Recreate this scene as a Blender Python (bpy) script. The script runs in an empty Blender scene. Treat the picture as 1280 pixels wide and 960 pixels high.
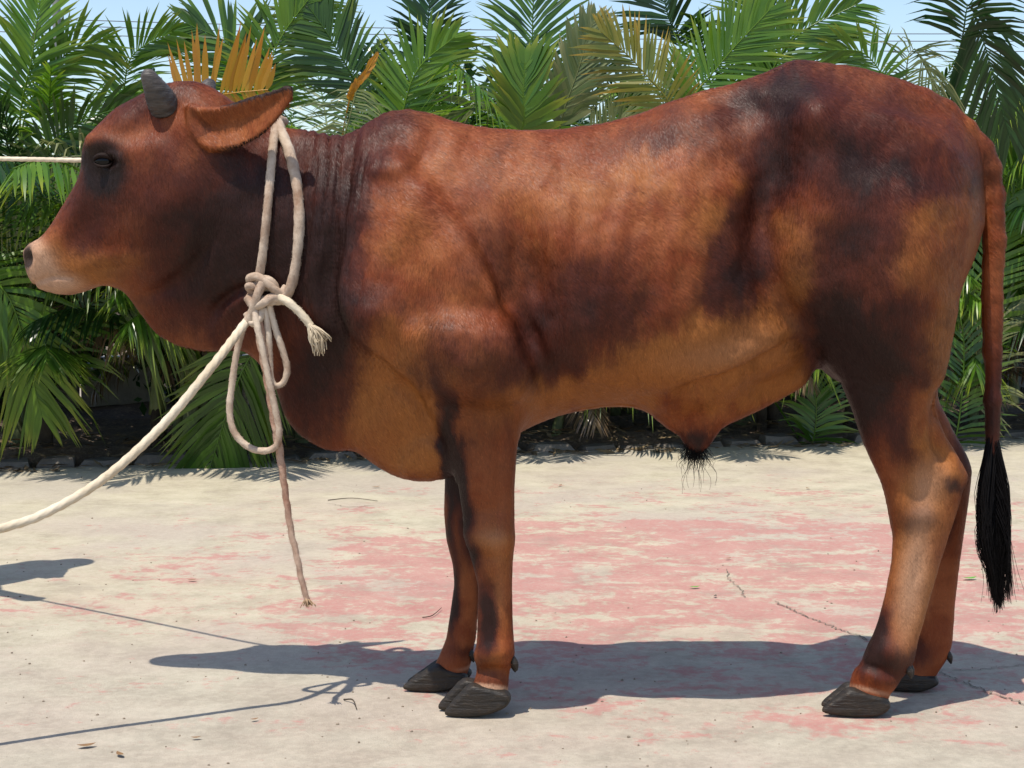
import bpy, math, random
import numpy as np
from mathutils import Vector, Matrix

random.seed(7)
rng = np.random.default_rng(7)
R = math.radians
scene = bpy.context.scene
col = scene.collection

# ------------------------------------------------------------------ camera, sky, sun
F_PX = 2080.0                      # focal length in pixels of the 1280 px wide photograph
CAM_H = 1.065
PITCH = R(4.67)
cam_data = bpy.data.cameras.new('camera')
cam_data.sensor_width = 36.0
cam_data.lens = F_PX / 1280 * 36
cam_data.clip_start = 0.05
cam_data.clip_end = 2000
cam = bpy.data.objects.new('camera', cam_data)
cam.location = (0, 0, CAM_H)
cam.rotation_euler = (math.pi / 2 - PITCH, 0, 0)
col.objects.link(cam)
scene.camera = cam
scene.render.resolution_x, scene.render.resolution_y = 1024, 768

SUN_TO = Vector((-0.20, -0.31, 1.0)).normalized()      # direction towards the sun
sun_elev = math.asin(SUN_TO.z)
sun_az = math.atan2(SUN_TO.x, SUN_TO.y)
world = bpy.data.worlds.new('World')
scene.world = world
world.use_nodes = True
wn = world.node_tree
wn.nodes.clear()
sky = wn.nodes.new('ShaderNodeTexSky')
sky.sky_type = 'NISHITA'
sky.sun_disc = False
sky.sun_elevation = sun_elev
sky.sun_rotation = sun_az
sky.air_density = 1.0
sky.dust_density = 0.9
sky.ozone_density = 1.6
bgn = wn.nodes.new('ShaderNodeBackground')
bgn.inputs['Strength'].default_value = 0.15
won = wn.nodes.new('ShaderNodeOutputWorld')
wn.links.new(sky.outputs[0], bgn.inputs[0])
wn.links.new(bgn.outputs[0], won.inputs[0])
sl = bpy.data.lights.new('sun', 'SUN')
sl.energy = 4.3
sl.angle = R(0.5)
sl.color = (1.0, 0.94, 0.84)
so = bpy.data.objects.new('sun', sl)
so.rotation_euler = (-SUN_TO).to_track_quat('-Z', 'Y').to_euler()
so.location = (0, 0, 8)
col.objects.link(so)
scene.view_settings.view_transform = 'Standard'
scene.view_settings.look = 'None'
scene.view_settings.exposure = 0.30
scene.view_settings.gamma = 1.0

# ------------------------------------------------------------------ picture <-> world
CP, SP = math.cos(PITCH), math.sin(PITCH)
def at(px, py, D):
    """point at distance D (world y) seen at pixel px,py of the photograph"""
    a = (np.asarray(px, float) - 640) / F_PX
    b = (480 - np.asarray(py, float)) / F_PX
    t = D / (b * SP + CP)
    return a * t, D + 0 * a, CAM_H + t * (b * CP - SP)
def atv(px, py, D):
    x, y, z = at(px, py, D)
    return Vector((float(x), float(y), float(z)))
def ground(px, py):
    b = (480 - py) / F_PX
    t = -CAM_H / (b * CP - SP)
    return Vector(((px - 640) / F_PX * t, t * (b * SP + CP), 0))
def to_px(P):
    y, z = P[:, 1], P[:, 2] - CAM_H
    d = y * CP - z * SP
    u = z * CP + y * SP
    return 640 + F_PX * P[:, 0] / d, 480 - F_PX * u / d

# ------------------------------------------------------------------ scene helpers
def tag(o, label=None, cat=None, group=None, kind=None):
    if label: o['label'] = label
    if cat: o['category'] = cat
    if group: o['group'] = group
    if kind: o['kind'] = kind
    return o
def link(o, parent=None):
    col.objects.link(o)
    if parent is not None:
        o.parent = parent
    return o
def empty(name, loc=(0, 0, 0), rz=0):
    o = bpy.data.objects.new(name, None)
    o.location = loc
    o.rotation_euler = (0, 0, rz)
    o.empty_display_size = 0.1
    col.objects.link(o)
    return o
def mesh_np(name, V, quads=None, tris=None, smooth=True):
    me = bpy.data.meshes.new(name)
    V = np.asarray(V, np.float32)
    loops, starts = [], []
    n = 0
    parts = []
    if quads is not None and len(quads):
        q = np.asarray(quads, np.int32); parts.append((q, 4))
    if tris is not None and len(tris):
        t = np.asarray(tris, np.int32); parts.append((t, 3))
    me.vertices.add(len(V))
    me.vertices.foreach_set('co', V.ravel())
    tot = sum(len(p) * k for p, k in parts)
    me.loops.add(tot)
    me.loops.foreach_set('vertex_index', np.concatenate([p.ravel() for p, k in parts]).astype(np.int32))
    st = []
    for p, k in parts:
        st.append(n + np.arange(len(p), dtype=np.int32) * k)
        n += len(p) * k
    st = np.concatenate(st)
    me.polygons.add(len(st))
    me.polygons.foreach_set('loop_start', st.astype(np.int32))
    me.update(calc_edges=True)
    me.polygons.foreach_set('use_smooth', np.full(len(st), smooth))
    me.validate()
    return me
def obj_np(name, V, quads=None, tris=None, mat=None, parent=None, smooth=True, origin=None):
    V = np.asarray(V, np.float64)
    base = np.zeros(3)
    if origin is not None:
        base = np.asarray(origin, float)
    me = mesh_np(name, V - base, quads, tris, smooth)
    o = bpy.data.objects.new(name, me)
    if mat: me.materials.append(mat)
    link(o, parent)
    loc = Vector(base)
    if parent is not None:
        loc = loc - Vector(parent.location) if parent.parent is None else loc - parent.matrix_basis.translation - parent.parent.matrix_basis.translation
    o.location = loc
    return o

class MB:
    """collects simple shapes, then builds ONE mesh"""
    def __init__(s): s.v, s.q, s.t = [], [], []; s.n = 0
    def add(s, V, quads=(), tris=()):
        V = np.asarray(V, float).reshape(-1, 3)
        s.v.append(V)
        if len(quads): s.q.append(np.asarray(quads) + s.n)
        if len(tris): s.t.append(np.asarray(tris) + s.n)
        s.n += len(V)
    def tube(s, path, rad, seg=10, cap=True, flat=None, twist=None):
        P = np.asarray(path, float); n = len(P)
        rad = np.broadcast_to(np.asarray(rad, float), (n,))
        T = np.gradient(P, axis=0); T /= np.linalg.norm(T, axis=1)[:, None] + 1e-12
        up = np.array([0, 0, 1.0]) if abs(T[0][2]) < 0.9 else np.array([1.0, 0, 0])
        N = np.zeros_like(P)
        nrm = np.cross(T[0], up); nrm /= np.linalg.norm(nrm)
        for i in range(n):
            nrm = nrm - T[i] * np.dot(nrm, T[i]); nrm /= np.linalg.norm(nrm); N[i] = nrm
        B = np.cross(T, N)
        a = np.linspace(0, 2 * np.pi, seg, endpoint=False)
        ca, sa = np.cos(a), np.sin(a)
        r = rad[:, None] * np.ones(seg)
        if twist is not None:
            lobes, pitch, amp = twist
            L = np.concatenate([[0], np.cumsum(np.linalg.norm(np.diff(P, axis=0), axis=1))])
            r = r * (1 + amp * np.cos(lobes * a[None, :] + 2 * np.pi * L[:, None] / pitch))
        fl = 1.0 if flat is None else flat
        V = P[:, None, :] + (r * ca)[:, :, None] * N[:, None, :] + (r * sa * fl)[:, :, None] * B[:, None, :]
        i, j = np.meshgrid(np.arange(n - 1), np.arange(seg), indexing='ij')
        j2 = (j + 1) % seg
        Q = np.stack([i * seg + j, i * seg + j2, (i + 1) * seg + j2, (i + 1) * seg + j], -1).reshape(-1, 4)[:, ::-1]
        V = V.reshape(-1, 3)
        tr = []
        if cap:
            V = np.vstack([V, P[0], P[-1]])
            c0, c1 = n * seg, n * seg + 1
            for k in range(seg):
                tr.append((c0, k, (k + 1) % seg)); tr.append((c1, (n - 1) * seg + (k + 1) % seg, (n - 1) * seg + k))
        s.add(V, Q, tr)
    def box(s, a, b, jit=0):
        x0, y0, z0 = a; x1, y1, z1 = b
        V = np.array([(x, y, z) for z in (z0, z1) for y in (y0, y1) for x in (x0, x1)], float)
        if jit: V += rng.uniform(-jit, jit, V.shape)
        s.add(V, [(0, 2, 3, 1), (4, 5, 7, 6), (0, 1, 5, 4), (2, 6, 7, 3), (0, 4, 6, 2), (1, 3, 7, 5)])
    def build(s, name, mat=None, parent=None, smooth=True, origin=None):
        V = np.vstack(s.v)
        return obj_np(name, V, np.vstack(s.q) if s.q else None, np.vstack(s.t) if s.t else None, mat, parent, smooth, origin)

def spline(pts, n):
    """Catmull-Rom through pts, n samples, even in arc length"""
    P = np.asarray(pts, float)
    P = np.vstack([2 * P[0] - P[1], P, 2 * P[-1] - P[-2]])
    out = []
    for i in range(1, len(P) - 2):
        t = np.linspace(0, 1, 24, endpoint=False)[:, None]
        p0, p1, p2, p3 = P[i - 1], P[i], P[i + 1], P[i + 2]
        out.append(0.5 * (2 * p1 + (p2 - p0) * t + (2 * p0 - 5 * p1 + 4 * p2 - p3) * t ** 2 + (3 * p1 - p0 - 3 * p2 + p3) * t ** 3))
    out.append(P[-2][None])
    C = np.vstack(out)
    L = np.concatenate([[0], np.cumsum(np.linalg.norm(np.diff(C, axis=0), axis=1))])
    s = np.linspace(0, L[-1], n)
    return np.stack([np.interp(s, L, C[:, k]) for k in range(C.shape[1])], 1)

# ------------------------------------------------------------------ node helper
class NT:
    def __init__(s, name):
        s.m = bpy.data.materials.new(name); s.m.use_nodes = True
        s.t = s.m.node_tree; s.t.nodes.clear()
        s.out = s.t.nodes.new('ShaderNodeOutputMaterial')
    def n(s, typ, **kw):
        nd = s.t.nodes.new('ShaderNode' + typ)
        ins = kw.pop('ins', {})
        for k, v in kw.items(): setattr(nd, k, v)
        for k, v in ins.items():
            if isinstance(v, bpy.types.NodeSocket): s.t.links.new(v, nd.inputs[k])
            else: nd.inputs[k].default_value = v
        return nd
    def coord(s, scale=(1, 1, 1), rot=(0, 0, 0), which='Object', loc=(0, 0, 0)):
        tc = s.n('TexCoord')
        mp = s.n('Mapping', ins={'Vector': tc.outputs[which], 'Scale': scale, 'Rotation': rot, 'Location': loc})
        return mp.outputs[0]
    def noise(s, vec, scale, detail=4, rough=0.55, dist=0.0):
        return s.n('TexNoise', ins={'Vector': vec, 'Scale': scale, 'Detail': detail, 'Roughness': rough, 'Distortion': dist}).outputs[0]
    def ramp(s, fac, stops, interp='LINEAR'):
        r = s.n('ValToRGB', ins={'Fac': fac}); r.color_ramp.interpolation = interp
        el = r.color_ramp.elements
        while len(el) < len(stops): el.new(0.5)
        for e, (p, c) in zip(el, stops):
            e.position = p; e.color = (*c, 1) if len(c) == 3 else c
        return r.outputs[0]
    def mapr(s, v, a, b, c=0.0, d=1.0, smooth=True):
        m = s.n('MapRange', ins={'Value': v, 'From Min': a, 'From Max': b, 'To Min': c, 'To Max': d})
        if smooth: m.interpolation_type = 'SMOOTHSTEP'
        return m.outputs[0]
    def math(s, op, a, b=0.0):
        return s.n('Math', operation=op, ins={0: a, 1: b}).outputs[0]
    def mix(s, fac, a, b, blend='MIX'):
        nd = s.n('Mix', data_type='RGBA', blend_type=blend)
        for k, v in ((0, fac), (6, a), (7, b)):
            if isinstance(v, bpy.types.NodeSocket): s.t.links.new(v, nd.inputs[k])
            else: nd.inputs[k].default_value = v if k == 0 else ((*v, 1) if len(v) == 3 else v)
        return nd.outputs[2]
    def bump(s, h, strength, dist):
        return s.n('Bump', ins={'Height': h, 'Strength': strength, 'Distance': dist}).outputs[0]
    def pbsdf(s, **ins):
        p = s.n('BsdfPrincipled')
        for k, v in ins.items():
            k = k.replace('_', ' ')
            if isinstance(v, bpy.types.NodeSocket): s.t.links.new(v, p.inputs[k])
            else: p.inputs[k].default_value = (*v, 1) if isinstance(v, tuple) and len(v) == 3 else v
        return p
    def done(s, sh):
        s.t.links.new(sh.outputs[0] if hasattr(sh, 'outputs') else sh, s.out.inputs[0]); return s.m

# ------------------------------------------------------------------ materials
def mat_concrete():
    t = NT('concrete_with_faded_red_paint')
    P = t.n('NewGeometry').outputs['Position']
    big = t.noise(P, 0.9, 5, 0.6)
    mid = t.noise(P, 6.0, 6, 0.65)
    fine = t.noise(P, 60.0, 5, 0.7)
    grit = t.noise(P, 260.0, 3, 0.6)
    base = t.ramp(mid, [(0.25, (0.29, 0.252, 0.175)), (0.5, (0.42, 0.374, 0.266)), (0.75, (0.52, 0.470, 0.342))])
    base = t.mix(t.mapr(big, 0.42, 0.62, 0, 0.75), base, (0.37, 0.335, 0.275))
    base = t.mix(t.mapr(fine, 0.5, 0.75, 0, 0.35), base, (0.33, 0.27, 0.21))
    base = t.mix(t.mapr(grit, 0.60, 0.74, 0, 0.5), base, (0.22, 0.18, 0.14))
    # greyer trodden dirt towards the near side, coarse grain of worn concrete
    sepd = t.n('SeparateXYZ', ins={0: P})
    near = t.mapr(t.math('ADD', sepd.outputs[1], t.math('MULTIPLY', t.math('SUBTRACT', big, 0.5), 3.0)), 3.3, 5.2, 0.75, 0.0)
    base = t.mix(near, base, t.ramp(mid, [(0.3, (0.255, 0.225, 0.18)), (0.7, (0.40, 0.36, 0.295))]))
    pit = t.noise(P, 120.0, 4, 0.75)
    base = t.mix(t.mapr(pit, 0.56, 0.70, 0, 0.45), base, (0.17, 0.14, 0.11))
    base = t.mix(t.mapr(t.noise(P, 34.0, 6, 0.75), 0.42, 0.62, 0, 0.30), base, (0.54, 0.475, 0.375))
    # the painted round court: a ring/disc centred right of the middle, worn away in flakes
    sep = t.n('SeparateXYZ', ins={0: P})
    dx = t.math('SUBTRACT', sep.outputs[0], 0.80)
    dy = t.math('SUBTRACT', sep.outputs[1], 5.05)
    rr = t.math('SQRT', t.math('ADD', t.math('MULTIPLY', dx, dx), t.math('MULTIPLY', dy, dy)))
    wob = t.math('MULTIPLY', t.math('SUBTRACT', t.noise(P, 1.3, 4, 0.6), 0.5), 0.9)
    rr = t.math('ADD', rr, wob)
    disc = t.mapr(rr, 1.35, 2.0, 1, 0)
    halo = t.mapr(rr, 1.8, 3.9, 0.66, 0.14)
    strength = t.math('MAXIMUM', disc, halo)
    front = t.mapr(sep.outputs[1], 3.9, 4.9, 0.74, 1.0)
    strength = t.math('MULTIPLY', strength, front)
    wv = t.n('Mapping', ins={'Vector': P, 'Scale': (1.0, 1.5, 1.0), 'Rotation': (0, 0, 0.5)}).outputs[0]
    flake = t.noise(wv, 3.4, 9, 0.68, 0.6)
    flake2 = t.noise(P, 22.0, 6, 0.7, 0.3)
    fl = t.math('ADD', t.math('MULTIPLY', flake, 0.60), t.math('MULTIPLY', flake2, 0.40))
    thr = t.math('SUBTRACT', 0.70, t.math('MULTIPLY', strength, 0.245))
    paint = t.mapr(t.math('SUBTRACT', fl, thr), -0.035, 0.06)
    pinkc = t.ramp(mid, [(0.3, (0.37, 0.155, 0.135)), (0.7, (0.44, 0.225, 0.190))])
    haze_ = t.math('MULTIPLY', strength, t.mapr(t.noise(P, 1.8, 5, 0.6), 0.35, 0.65, 0.0, 0.22))
    paint = t.math('MAXIMUM', t.math('MULTIPLY', paint, t.mapr(fine, 0.30, 0.55, 0.50, 0.92)), haze_)
    c = t.mix(paint, base, pinkc)
    stain = t.mapr(t.noise(P, 2.6, 8, 0.74, 0.5), 0.50, 0.70, 0, 0.42)
    c = t.mix(stain, c, (0.255, 0.215, 0.17))
    h = t.math('ADD', t.math('MULTIPLY', fine, 0.6), t.math('MULTIPLY', grit, 0.5))
    b = t.bump(h, 0.7, 0.005)
    return t.done(t.pbsdf(Base_Color=c, Roughness=0.9, Normal=b))
def mat_soil():
    t = NT('dry_soil_with_litter')
    P = t.n('NewGeometry').outputs['Position']
    n1 = t.noise(P, 5, 7, 0.7); n2 = t.noise(P, 40, 5, 0.7)
    c = t.ramp(n1, [(0.3, (0.06, 0.042, 0.03)), (0.55, (0.13, 0.09, 0.06)), (0.75, (0.26, 0.19, 0.13))])
    c = t.mix(t.mapr(n2, 0.5, 0.7, 0, 0.6), c, (0.30, 0.22, 0.14))
    return t.done(t.pbsdf(Base_Color=c, Roughness=0.95, Normal=t.bump(n2, 0.8, 0.02)))
def mat_stone(name, a, b, sc=8):
    t = NT(name)
    P = t.n('NewGeometry').outputs['Position']
    oi = t.n('ObjectInfo').outputs['Random']
    n1 = t.noise(P, sc, 7, 0.65); n2 = t.noise(P, sc * 9, 4, 0.7)
    c = t.ramp(n1, [(0.3, a), (0.7, b)])
    c = t.mix(t.math('MULTIPLY', oi, 0.35), c, (0.16, 0.13, 0.10))
    return t.done(t.pbsdf(Base_Color=c, Roughness=0.92, Normal=t.bump(n2, 0.6, 0.008)))
def mat_leaf(name, c0, c1, tip=None, trans=0.42):
    t = NT(name)
    P = t.n('TexCoord').outputs['Object']
    oi = t.n('ObjectInfo').outputs['Random']
    at_ = t.n('Attribute', attribute_name='leaflet').outputs['Fac']
    nn = t.noise(P, 7, 3, 0.6)
    f = t.math('ADD', t.math('MULTIPLY', at_, 0.55), t.math('MULTIPLY', nn, 0.5))
    c = t.mix(t.mapr(f, 0.2, 0.85), c0, c1)
    c = t.mix(t.math('MULTIPLY', oi, 0.45), c, tuple(x * 0.55 for x in c0))
    if tip is not None:
        tp = t.n('Attribute', attribute_name='along').outputs['Fac']
        c = t.mix(t.math('MULTIPLY', t.mapr(tp, 0.45, 1.0), t.mapr(at_, 0.3, 0.9, 0.2, 1)), c, tip)
    p = t.pbsdf(Base_Color=c, Roughness=0.30, Specular_IOR_Level=0.6)
    tr = t.n('BsdfTranslucent', ins={'Color': c})
    ms = t.n('MixShader', ins={0: trans})
    t.t.links.new(p.outputs[0], ms.inputs[1]); t.t.links.new(tr.outputs[0], ms.inputs[2])
    return t.done(ms)
def mat_simple(name, c, rough=0.6, spec=0.4, nsc=None, c2=None, bump=0.0, bd=0.004, sheen=0):
    t = NT(name)
    cc = c
    kw = {}
    if nsc:
        P = t.coord()
        n1 = t.noise(P, nsc, 6, 0.65)
        cc = t.ramp(n1, [(0.32, c), (0.68, c2 or c)])
        if bump: kw['Normal'] = t.bump(t.noise(P, nsc * 4, 4, 0.7), bump, bd)
    return t.done(t.pbsdf(Base_Color=cc, Roughness=rough, Specular_IOR_Level=spec, **kw))

def mat_coat(hairs=False):
    t = NT('cattle_coat_hairs' if hairs else 'red_brown_cattle_coat')
    P = t.coord()
    dark = t.n('Attribute', attribute_name='dark').outputs['Fac']
    tan = t.n('Attribute', attribute_name='tan').outputs['Fac']
    pink = t.n('Attribute', attribute_name='pink').outputs['Fac']
    ink = t.n('Attribute', attribute_name='ink').outputs['Fac']
    # hair lies back and down: streaks
    hv = t.coord(scale=(26, 26, 9), rot=(0, R(28), 0))
    streak = t.noise(hv, 6.0, 5, 0.65, 0.5)
    hv2 = t.coord(scale=(30, 30, 8), rot=(0, R(20), 0))
    hair = t.noise(hv2, 20.0, 3, 0.6, 0.3)
    patch = t.noise(P, 9.0, 6, 0.66, 0.5)
    wob = t.math('ADD', t.math('MULTIPLY', t.math('SUBTRACT', patch, 0.5), 1.5),
                 t.math('MULTIPLY', t.math('SUBTRACT', streak, 0.5), 1.1))
    d = t.mapr(t.math('ADD', dark, t.math('MULTIPLY', wob, 0.45)), 0.0, 0.85)
    ta = t.mapr(t.math('ADD', tan, t.math('MULTIPLY', wob, 0.40)), 0.05, 1.0)
    base = t.mix(t.mapr(patch, 0.35, 0.65), (0.175, 0.041, 0.0150), (0.265, 0.082, 0.033))
    c = t.mix(ta, base, (0.31, 0.115, 0.036))
    c = t.mix(t.math('MULTIPLY', d, 0.93), c, (0.058, 0.0135, 0.0085))
    c = t.mix(t.mapr(t.math('ADD', dark, t.math('MULTIPLY', wob, 0.35)), 0.72, 1.30), c, (0.022, 0.0078, 0.0060))
    c = t.mix(t.math('MULTIPLY', t.mapr(pink, 0.1, 0.8), 0.92), c, (0.50, 0.30, 0.195))
    c = t.mix(t.math('MULTIPLY', t.mapr(t.math('ADD', ink, t.math('MULTIPLY', wob, 0.3)), 0.08, 0.8), 0.93), c, (0.010, 0.0065, 0.006))
    if hairs:
        rnd = t.n('Attribute', attribute_name='shade').outputs['Fac']
        lum = t.math('ADD', 0.55, t.math('MULTIPLY', rnd, 0.95))
    else:
        lum = t.math('ADD', 0.55, t.math('ADD', t.math('MULTIPLY', streak, 0.42), t.math('MULTIPLY', hair, 0.42)))
    c = t.n('HueSaturation', ins={'Color': c, 'Value': lum, 'Saturation': 1.04}).outputs[0]
    if hairs:
        return t.done(t.pbsdf(Base_Color=c, Roughness=0.50, Specular_IOR_Level=0.26))
    hgt = t.math('ADD', t.math('MULTIPLY', streak, 0.7), t.math('MULTIPLY', hair, 0.5))
    b = t.bump(hgt, 0.5, 0.004)
    rough = t.mapr(hair, 0.3, 0.7, 0.45, 0.65)
    return t.done(t.pbsdf(Base_Color=c, Roughness=rough, Specular_IOR_Level=0.20, Normal=b))

M = {}
M['concrete'] = mat_concrete()
M['soil'] = mat_soil()
M['kerb'] = mat_stone('weathered_kerb_stone', (0.09, 0.078, 0.065), (0.22, 0.19, 0.155))
M['wall'] = mat_stone('dusty_whitewashed_wall', (0.34, 0.32, 0.29), (0.55, 0.52, 0.47), 4)
M['coat'] = mat_coat()
M['coat_hair'] = mat_coat(True)
M['green'] = mat_leaf('palm_green', (0.034, 0.090, 0.009), (0.110, 0.235, 0.020), (0.26, 0.31, 0.035))
M['bright'] = mat_leaf('palm_bright_green', (0.075, 0.19, 0.012), (0.19, 0.34, 0.022), (0.34, 0.36, 0.035))
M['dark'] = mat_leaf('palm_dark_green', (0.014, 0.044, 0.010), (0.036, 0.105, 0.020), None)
M['yellow'] = mat_leaf('palm_yellowing', (0.15, 0.20, 0.03), (0.36, 0.31, 0.04), (0.50, 0.30, 0.04))
M['orange'] = mat_leaf('palm_orange', (0.52, 0.24, 0.02), (0.66, 0.36, 0.03), (0.60, 0.22, 0.02))
M['pale'] = mat_leaf('palm_pale', (0.13, 0.19, 0.06), (0.30, 0.33, 0.13), (0.40, 0.36, 0.16))
M['dead'] = mat_leaf('palm_dead', (0.13, 0.085, 0.045), (0.26, 0.18, 0.10), (0.20, 0.12, 0.06), .15)
M['stem'] = mat_simple('palm_stem', (0.06, 0.085, 0.03), 0.6, 0.4, 9, (0.16, 0.17, 0.075), 0.4)
M['bark'] = mat_simple('dark_bark', (0.035, 0.027, 0.02), 0.9, 0.2, 12, (0.09, 0.07, 0.05), 0.6)
def mat_ringed(name, a, b, cz, rough):
    t = NT(name)
    r = t.noise(t.coord(scale=(14, 14, cz)), 1.0, 4, 0.6, 0.3)
    n2 = t.noise(t.coord(), 70, 5, 0.7)
    c = t.ramp(r, [(0.3, a), (0.7, b)])
    c = t.mix(t.mapr(n2, 0.5, 0.72, 0, 0.5), c, (0.060, 0.038, 0.020))
    return t.done(t.pbsdf(Base_Color=c, Roughness=rough, Specular_IOR_Level=0.4, Normal=t.bump(t.math('ADD', r, t.math('MULTIPLY', n2, .4)), 0.8, 0.006)))
M['horn'] = mat_simple('grey_horn', (0.028, 0.025, 0.025), 0.5, 0.4, 16, (0.10, 0.088, 0.08), 0.35)
M['hoof'] = mat_simple('dark_hoof', (0.012, 0.010, 0.009), 0.55, 0.35, 30, (0.055, 0.036, 0.022), 0.5)
M['horn'] = mat_ringed('grey_horn_ringed', (0.022, 0.019, 0.018), (0.105, 0.088, 0.078), 90, 0.5)
M['hoof'] = mat_ringed('dark_hoof_ringed', (0.007, 0.006, 0.005), (0.030, 0.021, 0.014), 110, 0.5)
M['eye'] = mat_simple('dark_eye', (0.004, 0.003, 0.003), 0.05, 0.22)
M['hair'] = mat_simple('black_hair', (0.005, 0.004, 0.0045), 0.6, 0.15)
M['rope'] = mat_simple('dirty_cotton_rope', (0.27, 0.17, 0.115), 0.9, 0.12, 9, (0.68, 0.57, 0.45), 0.8, 0.003)
M['rope_white'] = mat_simple('white_nylon_rope', (0.50, 0.40, 0.27), 0.75, 0.25, 12, (0.66, 0.57, 0.44), 0.6, 0.003)

# ------------------------------------------------------------------ implicit modelling
def surface_nets(Fv, org, h):
    S = Fv < 0
    nx, ny, nz = Fv.shape
    c = S[:-1, :-1, :-1].astype(np.int8)
    tot = np.zeros_like(c)
    for i in (0, 1):
        for j in (0, 1):
            for k in (0, 1):
                tot += S[i:nx - 1 + i, j:ny - 1 + j, k:nz - 1 + k]
    act = np.argwhere((tot > 0) & (tot < 8))
    ids = np.full((nx - 1, ny - 1, nz - 1), -1, np.int32)
    ids[act[:, 0], act[:, 1], act[:, 2]] = np.arange(len(act))
    acc = np.zeros((len(act), 3)); cnt = np.zeros(len(act))
    cor = [(i, j, k) for i in (0, 1) for j in (0, 1) for k in (0, 1)]
    val = {q: Fv[act[:, 0] + q[0], act[:, 1] + q[1], act[:, 2] + q[2]].astype(np.float64) for q in cor}
    for a in cor:
        for ax in range(3):
            if a[ax] == 1: continue
            b = list(a); b[ax] = 1; b = tuple(b)
            va, vb = val[a], val[b]
            m = (va < 0) != (vb < 0)
            t = np.where(m, va / np.where(m, va - vb, 1), 0)
            p = np.array(a, float)[None] + np.zeros((len(act), 3)); p[:, ax] = t
            acc[m] += p[m]; cnt[m] += 1
    V = (act + acc / cnt[:, None]) * h + np.asarray(org)[None]
    Q = []
    for ax in range(3):
        o1, o2 = (ax + 1) % 3, (ax + 2) % 3
        sl0 = [slice(None)] * 3; sl1 = [slice(None)] * 3
        sl0[ax] = slice(0, -1); sl1[ax] = slice(1, None)
        A, B = S[tuple(sl0)], S[tuple(sl1)]
        for flip, msk in ((False, A & ~B), (True, ~A & B)):
            e = np.argwhere(msk)
            e = e[(e[:, o1] > 0) & (e[:, o2] > 0) & (e[:, o1] < Fv.shape[o1] - 1) & (e[:, o2] < Fv.shape[o2] - 1)]
            def cell(d1, d2):
                q = e.copy(); q[:, o1] -= d1; q[:, o2] -= d2
                return ids[q[:, 0], q[:, 1], q[:, 2]]
            quad = np.stack([cell(1, 1), cell(0, 1), cell(0, 0), cell(1, 0)], 1)
            Q.append(quad[:, ::-1] if flip else quad)
    return V, np.vstack(Q)
def smooth_verts(V, Q, it=2, lam=0.5, mu=-0.52):
    E = np.vstack([Q[:, [0, 1]], Q[:, [1, 2]], Q[:, [2, 3]], Q[:, [3, 0]]])
    n = len(V)
    deg = np.bincount(E[:, 0], minlength=n) + np.bincount(E[:, 1], minlength=n)
    for k in range(it):
        for f in (lam, mu) if mu else (lam,):
            acc = np.zeros_like(V)
            for d in range(3):
                acc[:, d] = np.bincount(E[:, 0], V[E[:, 1], d], n) + np.bincount(E[:, 1], V[E[:, 0], d], n)
            V = V + f * (acc / np.maximum(deg, 1)[:, None] - V)
    return V
def vnormals(V, Q):
    fn = np.cross(V[Q[:, 2]] - V[Q[:, 0]], V[Q[:, 3]] - V[Q[:, 1]])
    N = np.zeros_like(V)
    for k in range(4):
        for d in range(3):
            N[:, d] += np.bincount(Q[:, k], fn[:, d], len(V))
    return N / (np.linalg.norm(N, axis=1)[:, None] + 1e-12)
def smin(a, b, k):
    hh = np.maximum(k - np.abs(a - b), 0) / k
    return np.minimum(a, b) - hh * hh * k * 0.25
def poly_dist(poly, X, Z):
    """signed distance (inside positive) of grid points to a closed polygon"""
    shp = X.shape; x = X.ravel(); z = Z.ravel()
    best = np.full(x.shape, 1e9); inside = np.zeros(x.shape, bool)
    n = len(poly)
    for i in range(n):
        x0, z0 = poly[i]; x1, z1 = poly[(i + 1) % n]
        dx, dz = x1 - x0, z1 - z0
        t = np.clip(((x - x0) * dx + (z - z0) * dz) / (dx * dx + dz * dz + 1e-15), 0, 1)
        best = np.minimum(best, (x - x0 - t * dx) ** 2 + (z - z0 - t * dz) ** 2)
        c = ((z0 > z) != (z1 > z))
        if dz != 0:
            inside ^= c & (x < x0 + (z - z0) * dx / dz)
    d = np.sqrt(best)
    return np.where(inside, d, -d).reshape(shp)
def closed_spline(pts, n):
    P = list(pts)
    S = spline(P[-2:] + P + P[:3], 6 * n)
    a, b = np.asarray(P[0], float), None
    # cut one period: nearest samples to first point at the start and at the end
    dd = np.linalg.norm(S - a, axis=1)
    h = len(S) // 2
    i0 = int(np.argmin(dd[:h])); i1 = h + int(np.argmin(dd[h:]))
    C = S[i0:i1]
    return C[np.linspace(0, len(C) - 1, n, endpoint=False).astype(int)]
def blur2(A, s):
    r = int(3 * s) + 1
    k = np.exp(-0.5 * (np.arange(-r, r + 1) / s) ** 2); k /= k.sum()
    for ax in (0, 1):
        B = np.pad(A, [(r, r) if a == ax else (0, 0) for a in (0, 1)], mode='edge')
        A = sum(k[i] * np.take(B, np.arange(A.shape[ax]) + i, axis=ax) for i in range(2 * r + 1))
    return A
def rbf(pts, vals, X, Z, smooth=1e-3):
    P = np.asarray(pts, float); v = np.asarray(vals, float)
    ph = lambda r2: r2 * np.log(r2 + 1e-9) * 0.5
    n = len(P)
    A = ph(((P[:, None] - P[None]) ** 2).sum(-1)) + smooth * np.eye(n)
    B = np.hstack([np.ones((n, 1)), P])
    S = np.block([[A, B], [B.T, np.zeros((3, 3))]])
    w = np.linalg.solve(S, np.concatenate([v, np.zeros(3)]))
    out = w[n] + w[n + 1] * X + w[n + 2] * Z
    for i in range(n):
        out = out + w[i] * ph((X - P[i, 0]) ** 2 + (Z - P[i, 1]) ** 2)
    return out
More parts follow.
